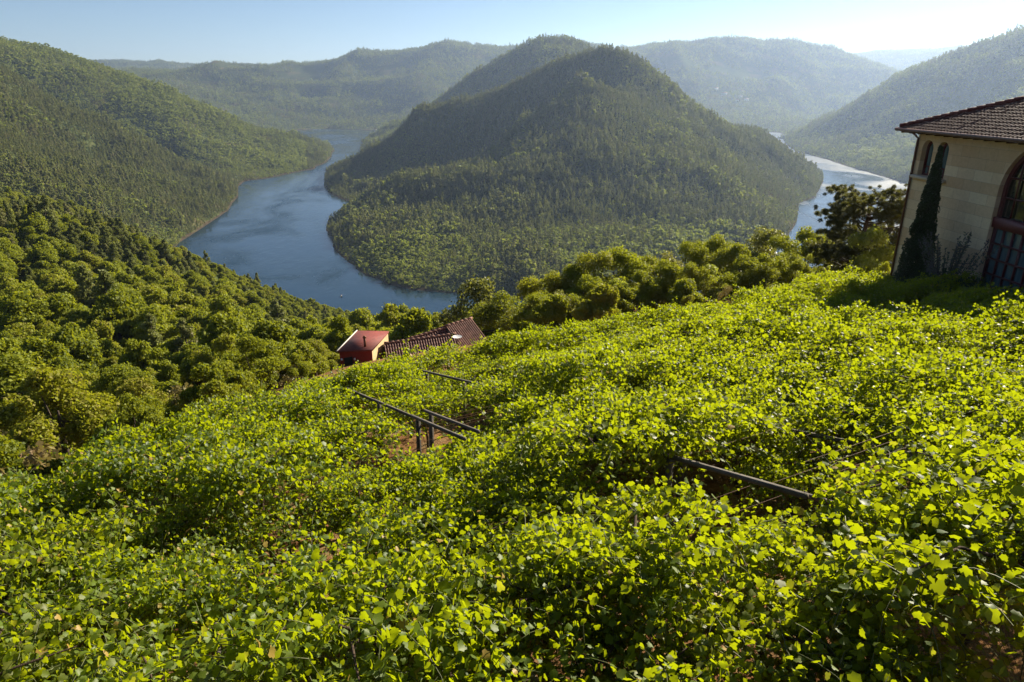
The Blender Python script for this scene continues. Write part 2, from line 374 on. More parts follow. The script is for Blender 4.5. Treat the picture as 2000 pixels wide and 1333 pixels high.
def water_mat():
    m, nt, out = new_mat('river_water'); L = nt.links
    pos = N(nt, 'ShaderNodeNewGeometry').outputs['Position']
    mp = N(nt, 'ShaderNodeMapping'); mp.inputs['Scale'].default_value = (1, .55, 1); mp.inputs['Rotation'].default_value = (0, 0, .5); L.new(pos, mp.inputs[0])
    b = N(nt, 'ShaderNodeBsdfPrincipled'); b.inputs['Base Color'].default_value = (.008, .028, .050, 1)
    b.inputs['IOR'].default_value = 1.33; b.inputs['Specular IOR Level'].default_value = .5
    calm = noise_n(nt, .0065, 5, .62, mp.outputs[0], 1.2)
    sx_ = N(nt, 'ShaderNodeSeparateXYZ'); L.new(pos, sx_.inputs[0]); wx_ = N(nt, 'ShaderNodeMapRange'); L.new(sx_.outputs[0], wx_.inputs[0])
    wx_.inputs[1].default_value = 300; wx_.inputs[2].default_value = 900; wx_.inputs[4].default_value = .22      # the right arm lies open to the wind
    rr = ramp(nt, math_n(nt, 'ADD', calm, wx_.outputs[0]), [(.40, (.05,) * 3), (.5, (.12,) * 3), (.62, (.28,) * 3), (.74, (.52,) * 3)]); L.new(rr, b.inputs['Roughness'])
    w1 = noise_n(nt, .55, 4, .6, mp.outputs[0], .6); w2 = noise_n(nt, .07, 3, .6, mp.outputs[0], .5)
    hsum = math_n(nt, 'ADD', w1, math_n(nt, 'MULTIPLY', w2, 4.0))
    amp = ramp(nt, calm, [(.40, (.35,) * 3), (.6, (1,) * 3)])
    bp = N(nt, 'ShaderNodeBump'); bp.inputs['Distance'].default_value = .22; L.new(amp, bp.inputs['Strength'])
    L.new(hsum, bp.inputs['Height']); L.new(bp.outputs[0], b.inputs['Normal'])
    L.new(b.outputs[0], out.inputs[0]); return m
def leaf_mat(name, dark, light, trans, tfac=.35, gloss=.45, spec=.35, patch=.02, per_face=True, dry=None):
    """sunlit foliage: reflecting front, light passing through thin leaves; hue varies by plant, by patch of hillside and by leaf"""
    m, nt, out = new_mat(name); L = nt.links
    oi = N(nt, 'ShaderNodeObjectInfo')
    ln = noise_n(nt, patch, 3, .6, oi.outputs['Location'])
    geo = N(nt, 'ShaderNodeNewGeometry')
    f = math_n(nt, 'MULTIPLY', oi.outputs['Random'], .62)
    f = math_n(nt, 'ADD', f, math_n(nt, 'MULTIPLY', ln, .35))
    if per_face:
        f = math_n(nt, 'ADD', f, math_n(nt, 'MULTIPLY', geo.outputs['Random Per Island'], .35))
    md = tuple((a + b) / 2 for a, b in zip(dark, light)); ol = (light[0] * 1.05, light[1] * .82, light[2] * 1.5)
    col = ramp(nt, f, [(.15, dark), (.45, md), (.78, light), (.98, ol)])
    if dry:
        g = ramp(nt, geo.outputs['Random Per Island'], [(.965, (0,) * 3), (.97, (1,) * 3)]); col = mixc(nt, g, col, dry)
    d = N(nt, 'ShaderNodeBsdfPrincipled'); L.new(col, d.inputs['Base Color']); d.inputs['Roughness'].default_value = gloss; d.inputs['Specular IOR Level'].default_value = spec
    t = N(nt, 'ShaderNodeBsdfTranslucent')
    L.new(mixc(nt, .75, col, trans), t.inputs[0])
    mx = N(nt, 'ShaderNodeMixShader'); mx.inputs[0].default_value = tfac
    L.new(d.outputs[0], mx.inputs[1]); L.new(t.outputs[0], mx.inputs[2]); L.new(mx.outputs[0], out.inputs[0])
    return m
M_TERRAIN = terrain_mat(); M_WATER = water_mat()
M_BARK = simple_mat('bark', (.07, .05, .035), .9, .4, 6, .6, stretch=(1, 1, .25))
M_OAK = leaf_mat('broadleaf_leaves', (.045, .070, .006), (.22, .25, .020), (.46, .48, .015), .38, .6, .2)
M_OAKFAR = leaf_mat('hillside_leaves', (.038, .062, .010), (.215, .255, .045), (.38, .43, .04), .38, .6, .2, .004)
M_PINE = leaf_mat('pine_needles', (.032, .050, .014), (.19, .21, .060), (.30, .32, .06), .36, .6, .2, .004)
M_PALE = leaf_mat('pale_shrub_leaves', (.085, .080, .022), (.23, .19, .055), (.30, .24, .06), .30)
M_OAKPALE = leaf_mat('pale_tree_leaves', (.07, .085, .018), (.22, .225, .045), (.34, .34, .04), .38)
M_CYP = leaf_mat('cypress_sprays', (.014, .028, .008), (.04, .065, .016), (.08, .12, .02), .15)
M_VINE = leaf_mat('vine_leaves', (.026, .060, .004), (.115, .165, .009), (.50, .57, .003), .47, .5, .38, .1, dry=(.40, .26, .06))
M_YEL = leaf_mat('yellow_green_leaves', (.10, .14, .02), (.22, .26, .04), (.45, .50, .04), .45)

terrain = tag(link('terrain', mesh_np('terrain', TV, [TF, cap], [M_TERRAIN], smooth=True)), kind='structure')
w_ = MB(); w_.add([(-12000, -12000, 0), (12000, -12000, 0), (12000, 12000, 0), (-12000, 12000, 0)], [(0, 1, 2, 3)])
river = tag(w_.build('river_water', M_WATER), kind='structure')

# ------------------------------------------------------------------ tree shapes
rng = np.random.default_rng(7)
def unit(v): return v / (np.linalg.norm(v, axis=-1, keepdims=True) + 1e-9)
def cards(c, n, size, aspect=.8, rg=rng):
    """diamond leaf-clump faces at c with normals n"""
    k = len(c); r = unit(rg.normal(size=(k, 3))); u = unit(np.cross(n, r)); v = np.cross(n, u)
    s = size * rg.uniform(.6, 1.4, k)[:, None]
    V = np.stack([c - u * s, c - v * s * aspect + n * s * .15, c + u * s, c + v * s * aspect - n * s * .1], 1).reshape(-1, 3)
    return V, np.arange(4 * k).reshape(-1, 4)
def crown_cards(clumps, per, size, rg=rng, out=.62, jit=.5, cover=-.45):
    """clumps (m,4) centre+radius; leaves on the shell of every clump, facing outwards"""
    C = []; Nn = []
    for cx, cy_, cz, r in clumps:
        k = max(4, int(per * (r ** 2)))
        d = unit(rg.normal(size=(k, 3))); d = d[d[:, 2] > cover - rg.uniform(0, .5, len(d))]
        p = d * r * (1 - jit * rg.random((len(d), 1)) ** 2 + .38 * (rg.random((len(d), 1)) < .16) * rg.random((len(d), 1))) * np.array([1, 1, .8]); C.append(p + (cx, cy_, cz))
        Nn.append(unit(d * out + rg.normal(size=d.shape) * .55))
    return cards(np.concatenate(C), np.concatenate(Nn), size, rg=rg)
def broad_clumps(R_, H, n, rg, low=.25, rr=(.11, .30)):
    o = []
    # a few main lobes of uneven height and reach, each carrying many small clumps
    lob = [(0, 0, H * rg.uniform(.74, .86), .9)]
    m_ = int(rg.integers(6, 9)); w0 = rg.uniform(0, 6.283)
    for i in range(m_):
        w = w0 + 6.283 * i / m_ + rg.normal() * .3; q = rg.uniform(.38, .78); lob.append((math.cos(w) * R_ * q, math.sin(w) * R_ * q, H * (low + (1 - low) * (rg.uniform(.28, .80) if low > .1 else rg.uniform(.0, .78)) * (1.05 - .45 * q)), rg.uniform(.5, 1.0)))
    for i in range(n):
        lx, ly, lz, lw = lob[i % len(lob)]; d = unit(rg.normal(size=3)); d[2] = d[2] if d[2] > -.3 else -.5 * d[2]
        q = R_ * .40 * lw * rg.uniform(.45, 1.12); o.append((lx + d[0] * q, ly + d[1] * q, min(H * .97, lz + d[2] * q * 1.05), R_ * rg.uniform(*rr) * (.75 + .25 * lw)))
    return np.array(o)
def limbs(H, clumps, r0, rg, k=7):
    m = MB(); top = H * .62
    lean = rg.normal(size=2) * .05 * H
    pts = [(0, 0, -.6), (lean[0] * .2, lean[1] * .2, H * .22), (lean[0] * .6, lean[1] * .6, H * .42), (lean[0], lean[1], top)]
    m.tube(pts, [r0 * 1.15, r0, r0 * .7, r0 * .25], 7)
    for c in clumps[rg.permutation(len(clumps))[:k]]:
        t = rg.uniform(.25, .85); a = np.array([lean[0] * t, lean[1] * t, H * (.2 + .4 * t)]); b = np.array(c[:3])
        mid = (a + b) / 2 + (0, 0, -.06 * H); m.tube([a, mid, b], [r0 * .42, r0 * .26, r0 * .08], 5, cap=False)
    return m
def merge_mesh(name, parts):
    """parts: list of (V, [F...], material) -> one mesh"""
    V = []; F = []; mi = []; mats = []; n = 0
    for v, fs, mt in parts:
        if mt not in mats: mats.append(mt)
        for f in fs:
            f = np.asarray(f); F.append(f + n); mi += [mats.index(mt)] * len(f)
        V.append(np.asarray(v)); n += len(v)
    return mesh_np(name, np.concatenate(V), F, mats, mi)
def mb_parts(m): return np.concatenate(m.V), [np.array(v) for v in m.F.values()]

def broad_pair(H, R_, n, per, size, mat, seed, low=.2, k=7):
    rg = np.random.default_rng(seed); cl = broad_clumps(R_, H, n, rg, low)
    V, F = crown_cards(cl, per, size, rg)
    cr = mesh_np('crown', V, F, [mat]); t = limbs(H, cl, .028 * H, rg, k)
    tv, tf = mb_parts(t); return cr, mesh_np('trunk', tv, tf, [M_BARK]), (V, F, tv, tf)
def pine_clumps(H, R_, n, rg, low=.3, top_pow=.8):
    o = []
    for i in range(n):
        h = low + (1 - low) * (i + rg.random()) / n; rad_ = R_ * (1 - ((h - low) / (1 - low)) ** 1.3) ** top_pow * rg.uniform(.35, 1.0)
        w = rg.uniform(0, 6.28); o.append((math.cos(w) * rad_, math.sin(w) * rad_, h * H - .1 * R_, R_ * rg.uniform(.26, .42) * (1.15 - .55 * h)))
    o.append((0, 0, H * .97, R_ * .16)); return np.array(o)
def pine_pair(H, R_, n, per, size, mat, seed, low=.3, k=9):
    rg = np.random.default_rng(seed); cl = pine_clumps(H, R_, n, rg, low)
    V, F = crown_cards(cl, per, size, rg, out=.5, jit=.6, cover=-.8)
    m = MB(); m.tube([(0, 0, -1), (.1, 0, H * .4), (.05, .05, H * .97)], [.022 * H, .016 * H, .004 * H], 6)
    for c in cl[rg.permutation(len(cl))[:k]]: m.tube([(0.08, 0, c[2] - .05 * H), tuple(c[:3])], [.007 * H, .002 * H], 4, cap=False)
    tv, tf = mb_parts(m); return mesh_np('crown', V, F, [mat]), mesh_np('trunk', tv, tf, [M_BARK]), (V, F, tv, tf)

# shapes: near (leaf by leaf), middle distance, far
NEAR_B = [broad_pair(7.5, 3.0, 110, 480, .095, M_OAK, 100 + i) for i in range(3)]
MID_B = [broad_pair(8.5 + .5 * i, 4.2, 90, 210, .19, M_OAK, 200 + i) for i in range(4)]
MID_P = [pine_pair(14, 3.3, 34, 150, .22, M_PINE, 300 + i) for i in range(3)]
MID_S = [broad_pair(3.4, 2.4, 16, 260, .12, M_PALE, 350 + i, low=.05, k=4) for i in range(2)]
def far_mesh(kind, seed):
    if kind == 'b': _, _, (V, F, tv, tf) = broad_pair(9, 4.6, 15, 15, .62, M_OAKFAR, seed, low=.1, k=0); mt = M_OAKFAR
    else: _, _, (V, F, tv, tf) = pine_pair(14.5, 3.0, 15, 38, .50, M_PINE, seed, k=0); mt = M_PINE
    return merge_mesh('far_tree_' + kind, [(V, [F], mt), (tv, tf, M_BARK)])
FAR_B = [far_mesh('b', 400 + i) for i in range(4)]
FAR_P = [far_mesh('p', 420 + i) for i in range(4)]

# ------------------------------------------------------------------ where trees stand
def grid_pts(x0, x1, y0, y1, step, seed):
    rg = np.random.default_rng(seed)
    xs = np.arange(x0, x1, step); ys = np.arange(y0, y1, step * .87)
    X, Y = np.meshgrid(xs, ys); X = X + (np.arange(len(ys)) % 2)[:, None] * step / 2
    X = X.ravel() + rg.uniform(-.42, .42, X.size) * step; Y = Y.ravel() + rg.uniform(-.42, .42, Y.size) * step
    return X, Y
def in_view(x, y, z, m=.08):
    c, s = math.cos(TILT), math.sin(TILT); dz = z - CAMZ
    dep = y * c - dz * s; u = x / np.maximum(dep, 1) * FOC / 1000; v = (-dz * c - y * s) / np.maximum(dep, 1) * FOC / 666.5
    return (dep > 5) & (np.abs(u) < 1 + m) & (v < 1 + m) & (v > -1.3)
def project(x, y, z):
    c, s = math.cos(TILT), math.sin(TILT); dz = z - CAMZ; dep = y * c - dz * s
    return 1000 + x / dep * FOC, 666.5 + (-dz * c - y * s) / dep * FOC, dep
def scatter(step, rmin, rmax, seed, hmax=16, zmin=.3):
    X, Y = grid_pts(-rmax, rmax, rmin * .5, rmax, step, seed)
    r = np.hypot(X, Y); k = (r >= rmin) & (r < rmax) & (np.abs(X) < Y * .95 + 60); X, Y = X[k], Y[k]
    Z = gz(X, Y); k = (Z > zmin) & in_view(X, Y, Z + 5); X, Y, Z = X[k], Y[k], Z[k]
    k = ~hidden(X, Y, Z + hmax); return X[k], Y[k], Z[k]
def pineness(X, Y, Z):
    """share of pines: the left spur, and the peninsula away from its lower front"""
    px, py, dep = project(X, Y, Z); n = vnoise(X / 120, Y / 120, 31) * .35 + vnoise(X / 40, Y / 40, 32) * .2
    p = np.full(len(X), .12)
    spur = (X < -100) & (dep < 1600) & (dep > 640) & (py < 460); p = np.where(spur, .88, p)
    pen = (X > -700) & (X < 900) & (dep > 640) & (dep < 2100) & (px > 600); p = np.where(pen, np.where(py > 430 + .1 * np.abs(px - 1250), .25, .84), p)
    p = np.where(dep > 2100, .35, p); p = np.where((dep > 400) & (dep <= 640), .25, p)
    return np.clip(p + n * (p > .1), 0, 1)
# ------------------------------------------------------------------ forest
trg = np.random.default_rng(99)
def keep_clear(x, y):
    """no trees on the vineyard, by the winery or by the red shed"""
    inv = (x > -13.5) & (x < 40) & (y < 40); shed = (x > -19) & (x < 2) & (y > 40) & (y < 66); h = (x > 15) & (x < 45) & (y < 48)
    return ~(inv | shed | h)
def gn_instances(name, X, Y, Z, which, scale, protos, tilt=.06, zs=None):
    """one object whose geometry nodes set the shared tree shapes on its points (masses nobody could count)"""
    me = bpy.data.meshes.new(name); n = len(X); me.vertices.add(n)
    me.vertices.foreach_set('co', np.stack([X, Y, Z], 1).astype(np.float32).ravel())
    rot = np.stack([trg.normal(size=n) * tilt, trg.normal(size=n) * tilt, trg.uniform(0, 6.28, n)], 1).astype(np.float32)
    me.attributes.new('rot', 'FLOAT_VECTOR', 'POINT').data.foreach_set('vector', rot.ravel())
    sc = np.stack([scale, scale, scale * (zs if zs is not None else 1.0)], 1).astype(np.float32)
    me.attributes.new('scl', 'FLOAT_VECTOR', 'POINT').data.foreach_set('vector', sc.ravel())
    me.attributes.new('pid', 'INT', 'POINT').data.foreach_set('value', which.astype(np.int32))
    o = link(name, me)
    g = bpy.data.node_groups.new(name, 'GeometryNodeTree')
    g.interface.new_socket('Geometry', in_out='INPUT', socket_type='NodeSocketGeometry')
    g.interface.new_socket('Geometry', in_out='OUTPUT', socket_type='NodeSocketGeometry')
    gi = g.nodes.new('NodeGroupInput'); go = g.nodes.new('NodeGroupOutput'); jn = g.nodes.new('GeometryNodeJoinGeometry')
    at = lambda nm, t: (lambda q: (setattr(q, 'data_type', t), q.inputs[0].__setattr__('default_value', nm), q)[2])(g.nodes.new('GeometryNodeInputNamedAttribute'))
    a_rot, a_scl, a_pid = at('rot', 'FLOAT_VECTOR'), at('scl', 'FLOAT_VECTOR'), at('pid', 'INT')
    for k, po in enumerate(protos):
        oi = g.nodes.new('GeometryNodeObjectInfo'); oi.transform_space = 'ORIGINAL'; oi.inputs['Object'].default_value = po; oi.inputs['As Instance'].default_value = True
        ip = g.nodes.new('GeometryNodeInstanceOnPoints'); cmp_ = g.nodes.new('FunctionNodeCompare'); cmp_.data_type = 'INT'; cmp_.operation = 'EQUAL'
        ints = [s for s in cmp_.inputs if s.type == 'INT']; g.links.new(a_pid.outputs[0], ints[0]); ints[1].default_value = k
        g.links.new(gi.outputs[0], ip.inputs['Points']); g.links.new(cmp_.outputs[0], ip.inputs['Selection'])
        g.links.new(oi.outputs['Geometry'], ip.inputs['Instance']); g.links.new(a_rot.outputs[0], ip.inputs['Rotation']); g.links.new(a_scl.outputs[0], ip.inputs['Scale'])
        g.links.new(ip.outputs[0], jn.inputs[0])
    g.links.new(jn.outputs[0], go.inputs[0])
    md = o.modifiers.new('trees', 'NODES'); md.node_group = g
    return o

# trees that show large: each a thing with its crown and trunk
def tree(kind, x, y, z, s, rz, label, group, cat='tree', sz=1.0):
    """kind: (name, (crown mesh, trunk mesh))"""
    name, pair = kind
    e = empty(name, (x, y, z), rz); e.scale = (s, s, s * sz); tag(e, label, cat, group)
    link('crown', pair[0], e); link('trunk', pair[1], e); return e

# lower left slope, from the vineyard's edge to the river
X, Y, Z = scatter(4.9, 30, 640, 51, 10, 1.2)
k = keep_clear(X, Y); px, py, dep = project(X, Y, Z)
k &= ~((dep > 40) & (X > 12) & (dep < 130))             # the hedge-like row behind the vineyard is set by hand below
X, Y, Z = X[k], Y[k], Z[k]; dep = dep[k]; px, py = px[k], py[k]
o_ = np.argsort(dep); X, Y, Z, dep, px, py = [q[o_] for q in (X, Y, Z, dep, px, py)]
pn = pineness(X, Y, Z); isp = (trg.random(len(X)) < np.where(dep < 90, .0, np.where(dep < 250, .04, .09))); isp |= (px < 330) & (py > 420) & (py < 520) & (trg.random(len(X)) < .28) & (dep > 150)
sc = (.55 + .95 * trg.random(len(X)) ** 1.6) * np.where(dep < 60, .50, np.where(dep < 110, .62, .78))
_sky = ([0, 140, 224, 300, 370, 455, 520, 578, 640, 700, 800, 900, 1000, 1100], [356, 391, 415, 457, 492, 545, 588, 630, 632, 630, 620, 625, 606, 590])
_lim = np.interp(px, *_sky) + trg.uniform(-3, 14, len(X))       # crowns stay under the slope's skyline
_tall = (py - _lim) / FOC * dep / math.cos(TILT); sc = np.minimum(sc, np.where(isp, _tall / 13.0, _tall / 8.6))
sc = np.where(dep > 300, np.maximum(sc, trg.uniform(.45, .7, len(X))), sc); k = sc > .28; X, Y, Z, dep, px, py, pn, isp, sc = [q[k] for q in (X, Y, Z, dep, px, py, pn, isp, sc)]
nb = npn = 0; rest = []
ZONES = ((75, 'bushy green oak close beside the vineyard edge on the lower left slope'), (130, 'broad green oak low on the left slope just beyond the vineyard'),
         (190, 'sunlit green oak in the middle of the near left slope'), (9999, 'small round oak high on the near left slope'))
for i in range(len(X)):
    if isp[i] and npn < 60:
        big = 'small' if sc[i] < .5 else 'tall' if sc[i] > .7 else 'slim'
        lb = f'{big} dark pine ' + ('below the middle of' if dep[i] < 190 else 'midway up' if dep[i] < 280 else 'high on' if dep[i] < 400 else 'near the crest of') + ' the near left slope, ' + ('by the picture edge' if px[i] < 120 else 'above the oaks' if px[i] < 260 else 'towards the river' if px[i] < 420 else 'close to the water')
        tree(('pine_tree', MID_P[i % 3]), X[i], Y[i], Z[i] - .3, sc[i] * .85, trg.uniform(0, 6.28), lb, 'pines among the oaks of the near slope'); npn += 1
    elif not isp[i] and nb < 250:
        big = 'small' if sc[i] < .42 else 'large' if sc[i] > .62 else 'middle-sized'
        dz_ = [l for d, l in ((52, 'on the bank next to the vines'), (64, 'just behind the vineyard bank trees'), (76, 'low in the hollow beyond the vineyard'), (88, 'past the hollow beyond the vineyard'), (101, 'at the foot of the near left slope'), (116, 'a little way up the near left slope'), (9999, 'higher up the near left slope')) if dep[i] < d][0]
        pz_ = [l for d, l in ((150, 'at the picture edge'), (290, 'above the pale shrubs'), (420, 'left of the slope centre'), (540, 'left of the red shed'), (9999, 'close by the red shed')) if px[i] < d][0]
        lb = f'{big} green oak {dz_}, {pz_}'
        if dep[i] < 62 and trg.random() < .5:
            tree(('shrub', MID_S[i % 2]), X[i], Y[i], Z[i] - .2, trg.uniform(.6, 1.1), trg.uniform(0, 6.28), f'{"tall" if i % 3 == 0 else "low" if i % 3 == 1 else "spreading"} pale dry shrub on the bank left of the vineyard, ' + ('at the picture edge' if px[i] < 150 else 'above the first vines' if px[i] < 300 else 'below the dark oaks' if px[i] < 450 else 'towards the red shed'), 'pale shrubs on the bank by the vineyard', 'shrub')
        else:
            src = NEAR_B[i % 3] if dep[i] < 62 else MID_B[i % 4]
            e = tree(('oak_tree', src), X[i], Y[i], Z[i] - .4, sc[i] * (1.15 if dep[i] < 62 else 1), trg.uniform(0, 6.28), lb, 'oaks of the near left slope', sz=trg.uniform(.8, 1.2)); e.scale[0] *= trg.uniform(.8, 1.3); nb += 1
    else: rest.append(i)
rest = np.array(rest)
# the shapes shared with the masses stand here as real single trees of the river bank
def far_thing(name, me, x, y, s, label, group):
    z = float(gz(x, y)); o = link(name, me, loc=(x, y, z - .2)); o.scale = (s, s, s); tag(o, label, 'tree', group); return o
NW = ('first', 'second', 'third', 'fourth'); PB = []; PP = []
for i, (a, b) in enumerate(((648, 428), (646, 452), (662, 485), (690, 515))):
    q = W(a + 14, b - 3, 4); PB.append(far_thing('oak_tree', FAR_B[i], q[0], q[1], 1.0, f'round dark tree, {NW[i]} from the cove, at the left tip of the peninsula', 'bank trees of the peninsula'))
for i, (a, b) in enumerate(((640, 345), (1600, 352), (1590, 383), (1560, 398))):
    q = W(a + (8 if i == 0 else -8), b - 3, 4); PP.append(far_thing('pine_tree', FAR_P[i], q[0], q[1], 1.25 if i < 2 else 1.0, ('lone pine leaning over the water at the left tip of the peninsula' if i == 0 else f'pine at the water on the right tip of the peninsula, {NW[i - 1]} from the far end'), None if i == 0 else 'bank pines of the peninsula'))
MIDO = []
for mset, nm in ((MID_B, 'oak'), (MID_P, 'pine')):
    for cr, tr, (V, F, tv, tf) in mset[:3]:
        MIDO.append(merge_mesh('mid_' + nm, [(V, [F], M_OAK if nm == 'oak' else M_PINE), (tv, tf, M_BARK)]))
mo = []
spots = [i for i in rest[:400:50]][:6]
for j, me in enumerate(MIDO):
    i = spots[j]; o = link('oak_tree' if j < 3 else 'pine_tree', me, loc=(X[i], Y[i], Z[i] - .3))
    tag(o, f'full crowned oak, {NW[j]} by distance among the upper oaks of the near left slope' if j < 3 else f'tall pine, {NW[j - 3]} by distance among the upper oaks of the near left slope', 'tree', 'oaks of the near left slope' if j < 3 else 'pines among the oaks of the near slope'); mo.append(o)
rest = np.array([i for i in rest if i not in spots])
wh = np.where(isp[rest], 3 + rest % 3, rest % 3)
fo = gn_instances('near_slope_forest', X[rest], Y[rest], Z[rest] - .3, wh, sc[rest], mo, zs=trg.uniform(.85, 1.15, len(rest)))
tag(fo, kind='stuff')

# undergrowth under the trees of the near slope
X, Y, Z = scatter(3.4, 24, 330, 57, 5)
k = keep_clear(X, Y) & ~((X > 12) & (Y < 130)); X, Y, Z = X[k], Y[k], Z[k]
k = trg.random(len(X)) < .75; X, Y, Z = X[k], Y[k], Z[k]
s_ = trg.uniform(.18, .42, len(X))
tag(gn_instances('undergrowth', X, Y, Z - .5, np.arange(len(X)) % 3, s_, mo[:3]), kind='stuff')

# wooded hills: one mass each
def hill(name, step, rmin, rmax, seed, cond, smul=1.0, fields=False):
    X, Y, Z = scatter(step, rmin, rmax, seed); k = cond(X, Y, Z); X, Y, Z = X[k], Y[k], Z[k]
    if fields:
        f = (vnoise(X / 260, Y / 260, 71) + .5 * vnoise(X / 90, Y / 90, 72) > .62) & (Z > 230); X, Y, Z = X[~f], Y[~f], Z[~f]
    kp = trg.random(len(X)) < .93 - .25 * (vnoise(X / 45, Y / 45, 95) > .55); X, Y, Z = X[kp], Y[kp], Z[kp]
    p = trg.random(len(X)) < pineness(X, Y, Z)
    wh = np.where(p, 4 + trg.integers(0, 4, len(X)), trg.integers(0, 4, len(X)))
    s = np.where(p, .5 + .78 * trg.random(len(X)) ** 1.5, .5 + 1.3 * trg.random(len(X)) ** 2) * smul
    s = s * (1 + .38 * vnoise(X / 70, Y / 70, 91)) * (1 + .2 * vnoise(X / 22, Y / 22, 92))
    edge = np.clip(Z / 6, .6, 1)
    print(name, len(X)); return tag(gn_instances(name, X, Y, Z - .3, wh, s * edge, PB + PP, zs=trg.uniform(.85, 1.2, len(X))), kind='stuff')
pxof = lambda X, Y, Z: project(X, Y, Z)[0]
hill('peninsula_forest', 5.0, 560, 2100, 61, lambda X, Y, Z: (pxof(X, Y, Z) > 610) & (Y > 560))
hill('left_hill_forest', 5.6, 640, 2500, 62, lambda X, Y, Z: pxof(X, Y, Z) <= 610)
hill('peninsula_ridge_forest', 8.0, 2100, 3100, 63, lambda X, Y, Z: (pxof(X, Y, Z) > 610) & (pxof(X, Y, Z) < 1505), 1.1)
hill('right_hill_forest', 8.5, 1500, 3100, 64, lambda X, Y, Z: pxof(X, Y, Z) >= 1505, 1.1)
hill('far_hills_forest', 12.0, 3100, 9500, 65, lambda X, Y, Z: Y > 0, 1.15, True)
# ------------------------------------------------------------------ vineyard: overhead trellis and the vines on it
vrg = np.random.default_rng(5)
M_CONC = simple_mat('weathered_post', (.10, .085, .07), .85, .35, 5, .5)
M_RUST = simple_mat('rusty_wire', (.20, .10, .05), .6, .3, 30, .0)
M_CANE = simple_mat('green_cane', (.09, .10, .03), .6, .35, 14, .2)
M_VBARK = simple_mat('vine_bark', (.07, .045, .03), .95, .4, 18, .8, stretch=(1, 1, .3))
RD = np.array([.47, -.883]); RP = np.array([.883, .47])       # along the rows, across the rows
VB = ([-12.5, -11, -9.8, -8.7, -8.2, -7.7, -7.1, -6.7, -5.3, -3.2, 0, 2.4, 6.8, 10.5, 27], [6, 8.5, 11, 12.8, 16.5, 21.5, 21.6, 22.6, 23.6, 26.0, 27.6, 30.6, 34, 35, 36])
def in_vineyard(x, y, m=0.0):
    return (x > -12.5 - m) & (y > 1.2 - m) & (y < np.interp(x, VB[0], VB[1]) + m) & (x < 27 + m) & ~((x > 18.3 + .03 * y) & (y < 40) & (y > 16))
def canopy_pt(px, py, h=1.75):
    a, b, c = ray(px, py); t = (5 - h) / (c - .25 * b + .13 * a); return np.array([a * t, b * t])
HOLES = [(*canopy_pt(a, b, .9), r) for a, b, r in ((755, 835, .30), (880, 860, .25), (930, 830, .15), (655, 1090, .26), (560, 1195, .36), (905, 1025, .28), (1425, 925, .40), (1520, 975, .45),
         (1440, 632, .9), (1215, 610, .9), (640, 895, .35), (1235, 727, .4), (1110, 905, .25), (1765, 592, .8), (1290, 1015, .25), (1640, 640, .6), (1235, 1130, .2), (380, 1290, .3), (1700, 960, .3), (270, 1120, .25))]
SEEN = [(canopy_pt(a, b, 1.70), canopy_pt(c, d, 1.70)) for a, b, c, d in ((690, 765, 810, 805), (825, 797, 955, 852), (820, 720, 940, 755), (1315, 905, 1550, 965), (1380, 618, 1490, 640), (1735, 573, 1800, 577), (1050, 657, 1085, 667))]
def seg_dist(p, a, b):
    t = np.clip(np.dot(p - a, b - a) / np.dot(b - a, b - a), 0, 1); return np.linalg.norm(p - a - (b - a) * t)
def in_hole(x, y, m=0.0):
    if any((x - hx) ** 2 + (y - hy) ** 2 < (hr + m) ** 2 for hx, hy, hr in HOLES): return True
    q = np.array([x, y]) * (1 + .55 / math.hypot(x, y))     # stretches of rail left bare, seen from the terrace
    return any(seg_dist(q, a, b) < m + .18 for a, b in SEEN)

LP = np.array([(0, 0), (-.13, .27), (.12, .53), (.40, .40), (.66, .46), (.80, .22), (1.0, 0), (.80, -.22), (.66, -.46), (.40, -.40), (.12, -.53), (-.13, -.27)])
def leaf_batch(base, dirv, nrm, size, rg):
    """lobed vine leaves: base points, direction of the midrib, blade normal"""
    k = len(base); n0 = unit(nrm); u = unit(dirv - (dirv * n0).sum(1, keepdims=True) * n0); v = np.cross(n0, u)
    fold = rg.uniform(-.05, .42, k)[:, None]; curl = rg.uniform(-.1, .42, k)[:, None]; tw = rg.normal(size=k)[:, None] * .12
    P_ = np.vstack([LP, [(.42, 0)]]); a = P_[:, 0][None, :]; b = P_[:, 1][None, :] * rg.uniform(.85, 1.2, k)[:, None]
    w = -fold * np.abs(b) - curl * (a - .3) ** 2 + tw * a * b * 3
    V = base[:, None, :] + size[:, None, None] * (a[..., None] * u[:, None] + b[..., None] * v[:, None] + w[..., None] * n0[:, None])
    tri = np.array([(12, i, (i + 1) % 12) for i in range(12)])
    F = (np.arange(k)[:, None, None] * 13 + tri[None]).reshape(-1, 3)
    return V.reshape(-1, 3), F
